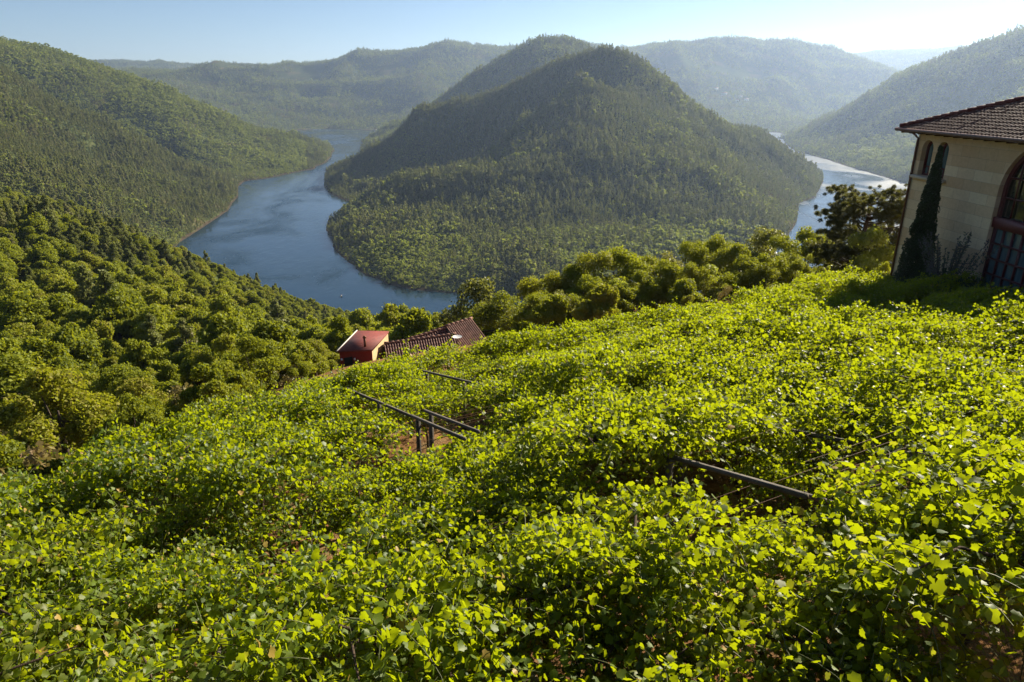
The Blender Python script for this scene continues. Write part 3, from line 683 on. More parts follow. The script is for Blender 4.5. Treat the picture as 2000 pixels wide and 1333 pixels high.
def vine_variant(seed, shoots=58, radius=1.35):
    rg = np.random.default_rng(seed); B = []; D_ = []; Nn = []; S = []; cane = MB()
    sdh = np.array([sd[0], sd[1], .15]); ra = rg.uniform(0, 6.28)
    cen = [(math.cos(a) * r, math.sin(a) * r, rg.uniform(-.12, .3)) for a, r in ((rg.uniform(0, 6.283), radius * math.sqrt(rg.random()) * .85) for _ in range(8))]
    for s in range(shoots):
        if rg.random() < .22: w = rg.uniform(0, 6.283); q = radius * math.sqrt(rg.random()); p = np.array([q * math.cos(w), q * math.sin(w), rg.uniform(1.4, 1.75)])
        else:
            cx, cyy, ch = cen[rg.integers(0, 8)]; o2 = rg.normal(size=2) * .27; p = np.array([cx + o2[0], cyy + o2[1], 1.68 + ch - 1.2 * (o2 ** 2).sum() + rg.uniform(-.22, .1)])
        w2 = rg.uniform(0, 6.283); up = rg.uniform(-.15, .5) if rg.random() < .72 else rg.uniform(.9, 2.2)
        if up > .8 and rg.random() < .5: up *= .6
        d = unit(np.array([math.cos(w2), math.sin(w2), up])); L = rg.uniform(.35, .9) if up < .8 else rg.uniform(.3, .62)
        nseg = int(L / .042); pts = [p.copy()]
        for j in range(nseg):
            d = unit(d + np.array([0, 0, -.075]) + rg.normal(size=3) * .08); p = p + d * .042; pts.append(p.copy())
            if p[2] < .75: break
            side = unit(np.cross(d, (0, 0, 1.0)) * (1 if j % 2 else -1) + rg.normal(size=3) * .35 + (0, 0, .25))
            B.append(p + side * rg.uniform(.03, .09)); D_.append(unit(side * .8 + np.array([0, 0, -.55]) + d * .3 + rg.normal(size=3) * .3))
            Nn.append(unit(np.array([0, 0, .30]) + rg.normal(size=3) * .55 + sdh * (.62 if rg.random() < .7 else -.5))); S.append(rg.uniform(.062, .100) * (1 - .45 * j / max(nseg, 1)))
        cane.tube(pts[::3] + [pts[-1]], [.0042] * len(pts[::3]) + [.0015], 3, cap=False)
    # leaves hanging below the wires
    k = 420; w = rg.uniform(0, 6.283, k); q = radius * np.sqrt(rg.random(k)); 
    for i in range(k):
        B.append((q[i] * math.cos(w[i]), q[i] * math.sin(w[i]), rg.uniform(1.15, 1.7))); D_.append(unit(rg.normal(size=3) + (0, 0, -.8))); Nn.append(unit(rg.normal(size=3) + (0, 0, .6))); S.append(rg.uniform(.06, .10))
    V, F = leaf_batch(np.array(B), np.array(D_), np.array(Nn), np.array(S), rg)
    fol = mesh_np('foliage', V, F, [M_VINE])
    cm = mb_parts(cane); canes = mesh_np('canes', *cm, [M_CANE])
    t = MB(); a = rg.normal(size=2) * .08
    t.tube([(0, 0, -.25), (a[0], a[1], .5), (a[0] * .3, a[1] * 1.4, 1.1), (0, 0, 1.55)], [.05, .038, .034, .026], 7)
    for j in range(4):
        w = j * 1.57 + rg.uniform(-.4, .4); t.tube([(0, 0, 1.45), (.5 * math.cos(w), .5 * math.sin(w), 1.66), (1.05 * math.cos(w + .2), 1.05 * math.sin(w + .2), 1.62)], [.022, .015, .008], 5, cap=False)
    return fol, canes, mesh_np('trunk', *mb_parts(t), [M_VBARK])
VV = [vine_variant(700 + i, shoots=s) for i, s in enumerate((200, 222, 184, 208, 228, 190))]
def in_shade(x, y): return x > 12 and y > 19
vines = 0
NTH = 'first second third fourth fifth sixth seventh eighth ninth tenth eleventh twelfth thirteenth fourteenth fifteenth sixteenth seventeenth eighteenth nineteenth twentieth'.split() + ['twenty-' + q for q in 'first second third fourth fifth sixth seventh eighth ninth'.split()] + ['thirtieth'] * 20
vline = 0
for r in np.arange(-13.5, 42, 1.62):
    k_ = 0
    for t in np.arange(30, -40, -1.58):
        p = RP * (r + vrg.uniform(-.22, .22)) + RD * (-t + vrg.uniform(-.3, .3)) * -1; x, y = p
        if not in_vineyard(x, y) or in_hole(x, y, .46) or vrg.random() < .012: continue
        g = vine_ground(x, y); pxx, pyy, dd = project(x, y, g + 1.8)
        if dd < 1 or not (-260 < pxx < 2260 and pyy < 1620 + 200 / dd): continue
        vr = VV[vrg.integers(0, 6)]; e = empty('grapevine', (x, y, g + vrg.uniform(-.22, .10) + .42 * float(vnoise(x / 2.6, y / 2.6, 88))))
        s = vrg.uniform(.76, 1.10); e.scale = (s, s, s * vrg.uniform(.93, 1.07))
        e.rotation_euler = (Matrix.Rotation(-.245, 4, 'X') @ Matrix.Rotation(-.13, 4, 'Y') @ Matrix.Rotation(vrg.uniform(-.55, .55), 4, 'Z')).to_euler()
        if k_ == 0: vline += 1
        k_ += 1
        look = 'shaded grapevine by the stone building' if in_shade(x, y) else 'sunlit grapevine'
        tag(e, look + ', ' + NTH[min(k_, 38) - 1] + ' along the ' + NTH[vline - 1] + ' line from left', 'vine', 'grapevines over the trellis')
        link('foliage', vr[0], e); link('canes', vr[1], e); link('trunk', vr[2], e); vines += 1
print('vines', vines)
# trellis rows: long concrete rails on posts, thin rusty wires across
rows = 0
BARE = (4.65, 5.08, 6.45, 7.4, 12.7, 17.7)
for r, t0, t1 in [(-5, -30, 20), (-2.55, -30, 20), (-.1, -36, 20), (2.35, -36, 20), (4.65, -36, 20), (5.08, -14, -9.4), (6.45, -7.3, -4.4), (7.4, -36, 20), (9.75, -36, 20), (12.7, -40, 20), (15.2, -40, 20), (17.7, -40, 20), (20.3, -40, 20), (22.9, -40, 20), (25.6, -40, 20)]:
    q = [t for t in np.arange(t0, t1, .25) if in_vineyard(*(RP * r + RD * t)) ]
    if len(q) < 6: continue
    q = (min(q), max(q)); rows += 1
    e = empty('trellis_row', (*(RP * r + RD * q[0]), vine_ground(*(RP * r + RD * q[0]))))
    o = np.array(e.location)
    where = 'crossing the gap left in the vineyard' if abs(r - 4.65) < .1 else 'short, beside the longest bare rail in the gap' if r == 5.08 else 'short, over the bare soil amid the nearest rows' if r == 6.45 else NTH[rows - 1] + ' from the left edge of the vineyard'
    tag(e, 'grey trellis rail on posts, ' + where, 'trellis', 'trellis rows under the vines')
    f = lambda t, h: np.array([*(RP * r + RD * t), vine_ground(*(RP * r + RD * t)) + h]) - o
    ts = np.arange(q[0], q[1], 3.1)
    for a in ts:
        b = min(a + 3.06, q[1]); j = vrg.uniform(-.03, .03) - (0 if r in BARE and any(seg_dist(RP * r + RD * (a + 1.5), *sg) < .62 for sg in SEEN) else .50)
        if b - a < .5: continue
        MB().bar(f(a, 1.70 + j), f(b, 1.70 + j), .055, .06).build('rail', M_CONC, e)
        MB().bar(f(a + .3, -.3), f(a + .3, 1.65 + j) + (.04, .02, -.02), .09, .09).build('post', M_CONC, e)
    w = MB()
    for t in np.arange(q[0], q[1], .55):
        x, y = RP * r + RD * t; x2, y2 = RP * (r + 2.45) + RD * t
        if in_vineyard(x2, y2, 1) and int(t * 10) % 2: w.tube([np.array([x, y, vine_ground(x, y) + (1.71 if r in BARE and any(seg_dist(np.array([x, y]), *sg) < 1.2 for sg in SEEN) else 1.25)]) - o, np.array([x2, y2, vine_ground(x2, y2) + (1.70 if r in BARE and any(seg_dist(np.array([x, y]), *sg) < 1.2 for sg in SEEN) else 1.25)]) - o], .0025, 3, cap=False)
    if w.n: tag(w.build('wires', M_RUST, e), kind='stuff')
# ------------------------------------------------------------------ roof tiling shared by the buildings
def tiled(origin, u, v, poly, pitch, course, amp, name, mat, parent):
    """barrel tiles: u across, v down the slope (3-D vectors); poly in (u,v) metres; rows step by course"""
    u = np.array(u, float); v = np.array(v, float); n = np.cross(u, v); n /= np.linalg.norm(n)
    if n[2] < 0: n = -n
    poly = np.array(poly); u0, v0 = poly.min(0); u1, v1 = poly.max(0)
    us = np.arange(u0, u1 + 1e-6, pitch / 6); V = []; F = []; k = 0
    def inside(a, b):
        c = False; j = len(poly) - 1
        for i in range(len(poly)):
            (x1, y1), (x2, y2) = poly[i], poly[j]
            if (y1 > b) != (y2 > b) and a < (x2 - x1) * (b - y1) / (y2 - y1) + x1: c = not c
            j = i
        return c
    rgt = random.Random(3)
    for vv in np.arange(v0, v1, course):
        jit = {}
        for i in range(len(us) - 1):
            if not inside((us[i] + us[i + 1]) / 2, vv + course * .5): continue
            ti = int(us[i] / pitch); dz = jit.setdefault(ti, rgt.uniform(-.006, .006))
            h = [amp * abs(math.cos(math.pi * us[i + q] / pitch)) + dz for q in (0, 1)]
            for (a, q, b, up) in ((us[i], 0, vv, 0.0), (us[i + 1], 1, vv, 0.0), (us[i + 1], 1, vv + course * 1.08, .03), (us[i], 0, vv + course * 1.08, .03)):
                V.append(np.array(origin) + u * a + v * b + n * (h[q] + up + .02))
            F.append((k, k + 1, k + 2, k + 3)); k += 4
    return link(name, mesh_np(name, V, [np.array(F)], [mat]), parent)
M_TILE = simple_mat('clay_tiles', (.12, .045, .03), .7, .4, 7, .4, 30)
M_TILEOLD = simple_mat('old_clay_tiles', (.24, .13, .095), .85, .5, 2.0, .5, 30)
M_GUT = simple_mat('brown_metal', (.13, .065, .04), .5, .2, 10, .1)
M_WIN = simple_mat('oxblood_frame', (.085, .012, .014), .42, .2, 10, .05, spec=.5)
M_SOFF = simple_mat('eave_wood', (.06, .03, .02), .8, .3, 10, .3)
def stone_mat():
    m, nt, out = new_mat('limestone_blocks'); L = nt.links
    uv = N(nt, 'ShaderNodeUVMap'); br = N(nt, 'ShaderNodeTexBrick'); L.new(uv.outputs[0], br.inputs['Vector'])
    br.inputs['Scale'].default_value = 1.0; br.inputs['Brick Width'].default_value = 1.05; br.inputs['Row Height'].default_value = .46; br.inputs['Mortar Size'].default_value = .006
    br.inputs['Mortar Smooth'].default_value = .3; br.inputs['Bias'].default_value = 0
    br.inputs['Color1'].default_value = (.66, .47, .28, 1); br.inputs['Color2'].default_value = (.86, .72, .50, 1); br.inputs['Mortar'].default_value = (.38, .31, .23, 1)
    # whole courses differ in tone
    sp = N(nt, 'ShaderNodeSeparateXYZ'); L.new(uv.outputs[0], sp.inputs[0])
    row = math_n(nt, 'FLOOR', math_n(nt, 'DIVIDE', sp.outputs[1], .46)); wn_ = N(nt, 'ShaderNodeTexWhiteNoise', noise_dimensions='1D'); L.new(row, wn_.inputs['W'])
    tone = ramp(nt, wn_.outputs[0], [(.35, (.68, .49, .30)), (.65, (.88, .75, .54))])
    c = mixc(nt, .62, br.outputs['Color'], tone)
    c = mixc(nt, math_n(nt, 'MULTIPLY', br.outputs['Fac'], .8), c, (.40, .32, .24))
    c = mixc(nt, .55, c, ramp(nt, noise_n(nt, 7, 8, .75, uv.outputs[0]), [(.3, (.62, .6, .56)), (.7, (1, 1, 1))]), 'MULTIPLY')
    c = mixc(nt, .45, c, ramp(nt, noise_n(nt, .6, 4, .6, uv.outputs[0]), [(.3, (.72, .68, .62)), (.65, (1, 1, 1))]), 'MULTIPLY')
    b = N(nt, 'ShaderNodeBsdfPrincipled'); L.new(c, b.inputs['Base Color']); b.inputs['Roughness'].default_value = .85
    bp = N(nt, 'ShaderNodeBump'); bp.inputs['Distance'].default_value = .02; bp.inputs['Strength'].default_value = .7
    h = math_n(nt, 'SUBTRACT', noise_n(nt, 45, 8, .7, uv.outputs[0]), math_n(nt, 'MULTIPLY', br.outputs['Fac'], 1.2)); L.new(h, bp.inputs['Height']); L.new(bp.outputs[0], b.inputs['Normal'])
    L.new(b.outputs[0], out.inputs[0]); return m
M_STONE = stone_mat()
def glass_mat(name, tint, rough=.03, metal=.0, col2=None):
    m, nt, out = new_mat(name); b = N(nt, 'ShaderNodeBsdfPrincipled'); b.inputs['Roughness'].default_value = rough
    vec = coords(nt, 'Object', (2.2, 2.2, .25)); nt.links.new(ramp(nt, noise_n(nt, 1.8, 4, .6, vec), [(.35, tint), (.7, col2 or tint)]), b.inputs['Base Color'])
    b.inputs['Specular IOR Level'].default_value = .9; b.inputs['IOR'].default_value = 1.6
    nt.links.new(b.outputs[0], out.inputs[0]); return m
M_GLASS = glass_mat('dark_glass', (.012, .014, .012), .02, 0, (.03, .03, .02))
M_CURT = glass_mat('curtained_glass', (.055, .10, .12), .05, 0, (.16, .24, .26))

# ------------------------------------------------------------------ stone winery on the right
K = 1.1
C0 = np.array([17.75 * K, 31.0 * K]); WD = np.array([.07, -1.0]); WD /= np.linalg.norm(WD); WN = np.array([-WD[1], WD[0]]) * -1   # along the wall towards us; out of the wall
if WN[0] > 0: WN = -WN
EZ = CAMZ - 1.76 * K; BZ = CAMZ - 12.5
win = empty('stone_building', (C0[0], C0[1], BZ)); WO = np.array([C0[0], C0[1], BZ])
tag(win, 'cream stone building with arched windows and brown tiled hip roof', 'building')
def wp(s, z, out=0.0):                       # wall point: s metres from the far corner towards us, world height, out of the wall
    xy = C0 + WD * s + WN * out; return np.array([xy[0], xy[1], z]) - WO
LEN = 17.0; DEEP = 11.0; REC = .32
def arch(s0, s1, zb, zt, n=14):
    """opening outline: bottom left, bottom right, then the round head back to the left"""
    r = (s1 - s0) / 2; zc = zt - r; c = (s0 + s1) / 2
    return [(s0, zb), (s1, zb)] + [(c + r * math.cos(math.pi * i / n), zc + r * math.sin(math.pi * i / n)) for i in range(n + 1)]
zk = lambda d: CAMZ - d * K
OPEN = {'small_a': arch(.42, 1.22, zk(3.60), zk(2.12)), 'small_b': arch(1.50, 2.30, zk(3.60), zk(2.12)), 'big': arch(5.75, 10.0, zk(7.35), zk(1.74), 28)}
# wall: a 2-D fill with holes, by vertical strips
def wall_strips():
    S = sorted(set([0, LEN] + [round(p[0], 4) for o in OPEN.values() for p in o] + list(np.arange(0, LEN, .8)))); V = []; F = []; UV = []
    def quad(a, b, z0a, z1a, z0b, z1b):
        k = len(V); V.extend([wp(a, z0a), wp(b, z0b), wp(b, z1b), wp(a, z1a)]); F.append((k, k + 1, k + 2, k + 3)); UV.extend([(a, z0a - BZ), (b, z0b - BZ), (b, z1b - BZ), (a, z1a - BZ)])
    def span(o, s):
        s0, s1 = o[0][0], o[1][0]; r = (s1 - s0) / 2; c = (s0 + s1) / 2; zc = max(p[1] for p in o) - r
        return o[0][1], zc + math.sqrt(max(0, r * r - (s - c) ** 2))
    for a, b in zip(S, S[1:]):
        if b - a < 1e-5: continue
        m = (a + b) / 2; hit = [o for o in OPEN.values() if o[0][0] < m < o[1][0]]
        if not hit: quad(a, b, BZ, EZ, BZ, EZ)
        else:
            o = hit[0]; la, ha = span(o, a); lb, hb = span(o, b); quad(a, b, BZ, la, BZ, lb); quad(a, b, ha, EZ, hb, EZ)
    for o in OPEN.values():                  # reveals
        for i in range(len(o)):
            p, q = o[i], o[(i + 1) % len(o)]
            if abs(p[0] - q[0]) + abs(p[1] - q[1]) < 1e-6: continue
            k = len(V); V.extend([wp(p[0], p[1]), wp(q[0], q[1]), wp(q[0], q[1], -REC), wp(p[0], p[1], -REC)]); F.append((k, k + 1, k + 2, k + 3)); UV.extend([(0, p[1] - BZ), (0, q[1] - BZ), (REC, q[1] - BZ), (REC, p[1] - BZ)])
    for s, o1, o2 in ((0, 0, -DEEP), (LEN, -DEEP, 0)):   # end walls, back wall
        k = len(V); V.extend([wp(s, BZ, o1), wp(s, BZ, o2), wp(s, EZ, o2), wp(s, EZ, o1)]); F.append((k, k + 1, k + 2, k + 3)); UV.extend([(0, 0), (DEEP, 0), (DEEP, EZ - BZ), (0, EZ - BZ)])
    k = len(V); V.extend([wp(0, BZ, -DEEP), wp(LEN, BZ, -DEEP), wp(LEN, EZ, -DEEP), wp(0, EZ, -DEEP)]); F.append((k, k + 1, k + 2, k + 3)); UV.extend([(0, 0), (LEN, 0), (LEN, EZ - BZ), (0, EZ - BZ)])
    me = mesh_np('wall', V, [np.array(F)], [M_STONE]); ul = me.uv_layers.new(name='UVMap'); ul.data.foreach_set('uv', np.array(UV, dtype=np.float32)[[v for f in F for v in f]].ravel())
    return link('wall', me, win)
wall_strips()
def plate(o, out, name, mat, parent, grow=0.0):
    c = np.mean(np.array(o), 0); V = [wp(*(np.array(p) + (np.array(p) - c) * grow), out) for p in o[:-1]]
    return link(name, mesh_np(name, V, [np.array([list(range(len(V)))])], [mat]), parent)
def frame_ring(m, o, w, out, d):
    """flat band of width w inside outline o"""
    c = np.array([(o[0][0] + o[1][0]) / 2, (o[0][1] + max(p[1] for p in o)) / 2]); pts = o[:-1]; hw = (o[1][0] - o[0][0]) / 2; hh = (max(p[1] for p in o) - o[0][1]) / 2
    inn = [(c[0] + (p[0] - c[0]) * (1 - w / hw), c[1] + (p[1] - c[1]) * (1 - w / hh)) for p in pts]
    for i in range(len(pts)):
        j = (i + 1) % len(pts)
        A = [wp(*pts[i], out), wp(*pts[j], out), wp(*inn[j], out), wp(*inn[i], out)]; B = [wp(*inn[i], out), wp(*inn[j], out), wp(*inn[j], out - d), wp(*inn[i], out - d)]
        m.add(A, [(0, 1, 2, 3)]); m.add(B, [(0, 1, 2, 3)])
def wbar(m, s0, z0, s1, z1, w, out, d=.05): 
    a = wp(s0, z0, out); b = wp(s1, z1, out); t = unit(b - a); n = np.array([*WN, 0.0]); sd_ = np.cross(t, n)
    V = [p + sd_ * x * w / 2 + n * y * d / 2 for p in (a, b) for x, y in ((-1, -1), (1, -1), (1, 1), (-1, 1))]
    m.add(V, [(0, 1, 2, 3), (7, 6, 5, 4), (0, 4, 5, 1), (1, 5, 6, 2), (2, 6, 7, 3), (3, 7, 4, 0)])
for key in ('small_a', 'small_b'):
    o = OPEN[key]; fr = MB(); frame_ring(fr, o, .10, -REC + .10, .10); s0, s1 = o[0][0], o[1][0]; zb = o[0][1]
    wbar(fr, s0 + .09, zb + .42, s1 - .09, zb + .42, .07, -REC + .07); wbar(fr, (s0 + s1) / 2, zb + .08, (s0 + s1) / 2, zb + .42, .05, -REC + .07)
    f = fr.build('window', M_WIN, win); plate(o, -REC + .02, 'pane', M_CURT, f)
sl = MB(); a = wp(.18, zk(3.60) - .07, .07); b = wp(2.55, zk(3.60) - .07, .07); sl.bar(a, b, .34, .13); 
so = sl.build('window_sill', simple_mat('sill_stone', (.5, .43, .33), .8, .15, 6, .3), win)
o = OPEN['big']; fr = MB(); frame_ring(fr, o, .15, -REC + .13, .13); s0, s1, zb = 5.75, 10.0, o[0][1]; zt = max(p[1] for p in o); cc = (s0 + s1) / 2; r = (s1 - s0) / 2; zc = zt - r; TR = zk(4.72)
for s in np.linspace(s0, s1, 7)[1:-1]: wbar(fr, s, TR + .2, s, zc + math.sqrt(max(.01, r * r - (s - cc) ** 2)) - .06, .06, -REC + .08)
for z in (TR + .95, TR + 1.75): 
    h = math.sqrt(max(0, r * r - max(0, z - zc) ** 2)) - .08; wbar(fr, cc - h, z, cc + h, z, .06, -REC + .09)
f = fr.build('window', M_WIN, win); plate(o, -REC + .015, 'pane', M_GLASS, f)
tr = MB(); wbar(tr, s0 + .02, TR - .05, s1 - .02, TR - .05, .42, -REC + .16, .2); tr.build('transom', simple_mat('oxblood_band', (.13, .018, .02), .45, .15, 8, .05, spec=.5), win)
dm = MB(); zlo, zhi = zb + .02, TR - .26
for s in np.linspace(s0 + .12, s1 - .12, 9): wbar(dm, s, zlo, s, zhi, .085 if abs((s - s0 - .12) % 1.0) < 9 else .06, -REC + .12, .07)
for z in np.linspace(zlo + .05, zhi - .02, 5): wbar(dm, s0 + .12, z, s1 - .12, z, .075, -REC + .125, .066)
dr = dm.build('door', M_WIN, win); V_ = [(s0 + .1, zlo), (s1 - .1, zlo), (s1 - .1, zhi), (s0 + .1, zhi), (s0, 0)]
plate(V_, -REC + .06, 'pane', M_CURT, dr)
ps = MB(); ps.bar(wp(4.9, zb - .12, .15), wp(11, zb - .12, .15), .75, .2); ps.build('doorstep', simple_mat('step_stone', (.45, .40, .33), .8, .15, 6, .3), win)
dp = MB(); dp.tube([wp(.07, BZ, .07), wp(.07, EZ - .35, .07), wp(.07, EZ - .12, .35), wp(.07, EZ - .02, .62)], .055, 8); dp.build('downpipe', M_GUT, win)
# hip roof
OV = .64; pitch_ = .40
def rp(s, dd, z): return wp(s, z, -dd)       # dd inwards
ez = EZ + .06; rise = (DEEP / 2 + OV) * pitch_
nrm = math.sqrt(1 + pitch_ ** 2)
U_ = np.array([*WD, 0.0]); Vd = np.array([*(WN), -pitch_]); Vd /= np.linalg.norm(Vd)     # down the slope towards us
half = DEEP / 2 + OV; sl_len = half * nrm
org = rp(-OV, DEEP / 2, ez + rise)           # on the ridge line above the far corner
roof = tiled(org, U_, Vd, [(0, sl_len), (half, 0), (LEN + 2 * OV - half, 0), (LEN + 2 * OV, sl_len)], .21, .30, .06, 'roof', M_TILE, win)
under = MB(); under.add([rp(-OV, -OV, ez), rp(LEN + OV, -OV, ez), rp(LEN + OV - half, DEEP / 2, ez + rise), rp(-OV + half, DEEP / 2, ez + rise), rp(-OV, DEEP + OV, ez), rp(LEN + OV, DEEP + OV, ez)],
    [(0, 1, 2, 3), (0, 3, 4), (1, 5, 2), (3, 2, 5, 4)]); under.add([rp(-OV, -OV, ez - .06), rp(LEN + OV, -OV, ez - .06), rp(LEN + OV, DEEP + OV, ez - .06), rp(-OV, DEEP + OV, ez - .06)], [(3, 2, 1, 0)]); under.build('roof_deck', M_SOFF, win)
hip = MB(); a = rp(-OV, -OV, ez + .10); b = rp(-OV + half, DEEP / 2, ez + rise + .10); n_ = 26
for i in range(n_): hip.tube([a + (b - a) * (i / n_), a + (b - a) * ((i + 1.12) / n_)], [.13, .105], 8)
hip.build('hip_tiles', simple_mat('hip_tile_red', (.13, .035, .028), .75, .35, 5, .3), win)
gt = MB(); gt.tube([rp(-OV - .12, -OV - .09, ez - .03), rp(LEN + OV, -OV - .09, ez - .03)], .085, 8); gt.tube([rp(-OV - .1, -OV - .05, ez - .035), rp(-OV - .1, DEEP, ez - .035)], .08, 8); gt.build('gutter', M_GUT, win)
for s in np.arange(-.5, LEN, .62): MB().bar(rp(s, 0.02, ez - .13), rp(s, -OV + .05, ez - .13), .09, .12).build('rafter', M_SOFF, win)

# ------------------------------------------------------------------ red shed and the two tiled buildings below the vineyard
def gpt(x, y, z): return np.array([x, y, CAMZ + z])
M_RED = simple_mat('red_render', (.26, .028, .016), .85, .2, 3, .2); M_CREAM = simple_mat('cream_render', (.52, .36, .19), .85, .2, 3, .2)
M_RROOF = simple_mat('red_sheet_roof', (.17, .038, .028), .75, .3, 2.5, .1)
shed = empty('red_shed', gpt(-13.7, 50, -23.6)); so_ = np.array(shed.location); tag(shed, 'red walled shed with flat red roof and a thin flue beside the tiled roofs', 'shed')
A = gpt(-13.7, 50, -19.55); B = gpt(-10.75, 49, -19.05); C = gpt(-10.75, 56.2, -20.1); D = gpt(-13.8, 57.5, -20.5)
dn = np.array([0, 0, -4.2]); wl_ = MB()
i_ = .12; a_, b_, c_, d_ = [p + (np.mean([A, B, C, D], 0) - p) * .05 - so_ for p in (A, B, C, D)]
wl_.add([a_, b_, c_, d_, a_ + dn, b_ + dn, c_ + dn, d_ + dn], [(0, 4, 5, 1), (2, 6, 7, 3), (3, 7, 4, 0)]); wl_.build('wall', M_RED, shed)
w2 = MB(); w2.add([b_, c_, b_ + dn, c_ + dn], [(0, 2, 3, 1)]); o2 = w2.build('side_wall', M_CREAM, shed); tag(o2, 'sunlit cream side wall')
rf = MB(); th = np.array([0, 0, .12]); q = [p - so_ for p in (A, B, C, D)]
rf.add([p for p in q] + [p + th for p in q], [(3, 2, 1, 0), (4, 5, 6, 7), (0, 1, 5, 4), (1, 2, 6, 5), (2, 3, 7, 6), (3, 0, 4, 7)]); rf.build('roof', M_RROOF, shed)
ed = MB(); ed.bar(q[0] + th * .6 + (-.05, 0, .03), q[3] + th * .6 + (-.05, 0, .03), .09, .14); ed.build('roof_edge', simple_mat('pale_flashing', (.55, .5, .45), .5, .1), shed)
fx = (A * .25 + B * .75) * .84 + (C + D) * .08 - so_; fl = MB(); fl.tube([fx, fx + (0, 0, .85)], .10, 10); fl.tube([fx + (0, 0, .85), fx + (0, 0, 1.02)], [.16, .10], 10); fl.build('flue', simple_mat('rusty_flue', (.16, .06, .03), .7, .3, 8), shed)
dd_ = b_ - a_; dr_ = MB(); n2 = np.array([-.06, -.1, 0]); s_ = a_ + dd_ * .16 + n2; e_ = a_ + dd_ * .42 + n2
dr_.add([s_ + (0, 0, -.5), e_ + (0, 0, -.42), e_ + (0, 0, -2.6), s_ + (0, 0, -2.6)], [(0, 3, 2, 1)]); dr_.build('doorway', simple_mat('dark_opening', (.012, .010, .010), .6, .1), shed)
for k in (.10, .50):
    MB().box(a_ + dd_ * k + n2 * 1.2 + (0, 0, -.62), (.13, .12, .16)).build('wall_lamp', simple_mat('white_lamp', (.8, .8, .78), .4, .05), shed)

def gable(name, R0, R1, drop, span, label, mat, walls, cat='building', tl=.30, ext=.0):
    """ridge from R0 to R1 (world); front slope faces us"""
    e = empty(name, tuple((R0 + R1) / 2 + (0, 0, -4))); o = np.array(e.location); tag(e, label, cat)
    u = (R1 - R0); L = np.linalg.norm(u); u /= L; f = np.cross((0, 0, 1.0), u); f = f if f[1] < 0 else -f; f = unit(f * span + (0, 0, -drop)); bk = unit(np.array([-f[0], -f[1], f[2]])); sl = math.hypot(span, drop)
    rf_ = tiled(R0 - o, u, f, [(0, 0), (L, 0), (L, sl), (0, sl)], tl, .42, .085, 'roof', mat, e); tiled(R0 - o, u, bk, [(0, 0), (L, 0), (L, sl), (0, sl)], tl, .42, .085, 'rear_roof', mat, e)
    rg_ = MB(); n_ = int(L / .4)
    for i in range(n_): rg_.tube([R0 - o + u * L * i / n_ + (0, 0, .06), R0 - o + u * L * (i + 1.15) / n_ + (0, 0, .06)], [.14, .11], 8)
    rg_.build('ridge_tiles', M_TILEOLD, rf_)
    dk = MB(); i = .05; P0 = R0 - o; P1 = R1 - o; F0 = P0 + f * sl; F1 = P1 + f * sl; B0 = P0 + bk * sl; B1 = P1 + bk * sl; z = np.array([0, 0, -.03])
    wf = .9; q0, q1, r0, r1 = [a + (b - a) * wf for a, b in ((P0, F0), (P1, F1), (P0, B0), (P1, B1))]; g = u * .15; dnn = np.array([0, 0, -3.2])
    dk.add([P0 + z + g, P1 + z - g, q0 + z + g, q1 + z - g, r0 + z + g, r1 + z - g, q0 + g + dnn, q1 - g + dnn, r0 + g + dnn, r1 - g + dnn],
           [(0, 1, 3, 2), (1, 0, 4, 5), (2, 3, 7, 6), (5, 4, 8, 9), (0, 2, 6, 8, 4), (1, 5, 9, 7, 3)]); dk.build('wall', walls, e); return e, o
M_RUB = simple_mat('granite_rubble', (.24, .17, .12), .95, .35, 1.6, .7, 6)
lb, _ = gable('tiled_outbuilding', gpt(-10.4, 52.0, -19.6), gpt(-4.75, 53.6, -19.35), 1.5, 3.2, 'low outbuilding with a long dark red tiled roof joined to the red shed', M_TILE, M_RUB, tl=.21)
hb, _ = gable('tiled_farmhouse', gpt(-6.0, 58.5, -20.35), gpt(-3.75, 60.0, -20.1), 1.6, 3.6, 'stone farmhouse with pale weathered roof tiles lit by the sun, behind the outbuilding', M_TILEOLD, M_RUB, tl=.2)
hb2, _ = gable('tiled_wing', gpt(-9.2, 57.2, -21.1), gpt(-6.05, 58.6, -20.55), 1.5, 2.8, 'darker red tiled wing at the left end of the farmhouse', M_TILE, M_RUB, tl=.24)
t_ = W(893, 659); dsh = empty('roof_disc', tuple(P(893, 660, 52.0))); tag(dsh, 'small white dish at the right end of the outbuilding roof', 'satellite dish')
mdish = MB(); rr_ = [(0.02, 0), (.22, .03), (.38, .09), (.40, .10)]; mdish.tube([(0, 0, z) for _, z in rr_], [r for r, _ in rr_], 16, cap=False); do = mdish.build('dish', simple_mat('white_enamel', (.75, .74, .7), .4, .05), dsh)
MB().tube([(0, 0, -1.2), (0, 0, .02)], .03, 6).build('mast', M_GUT, dsh)

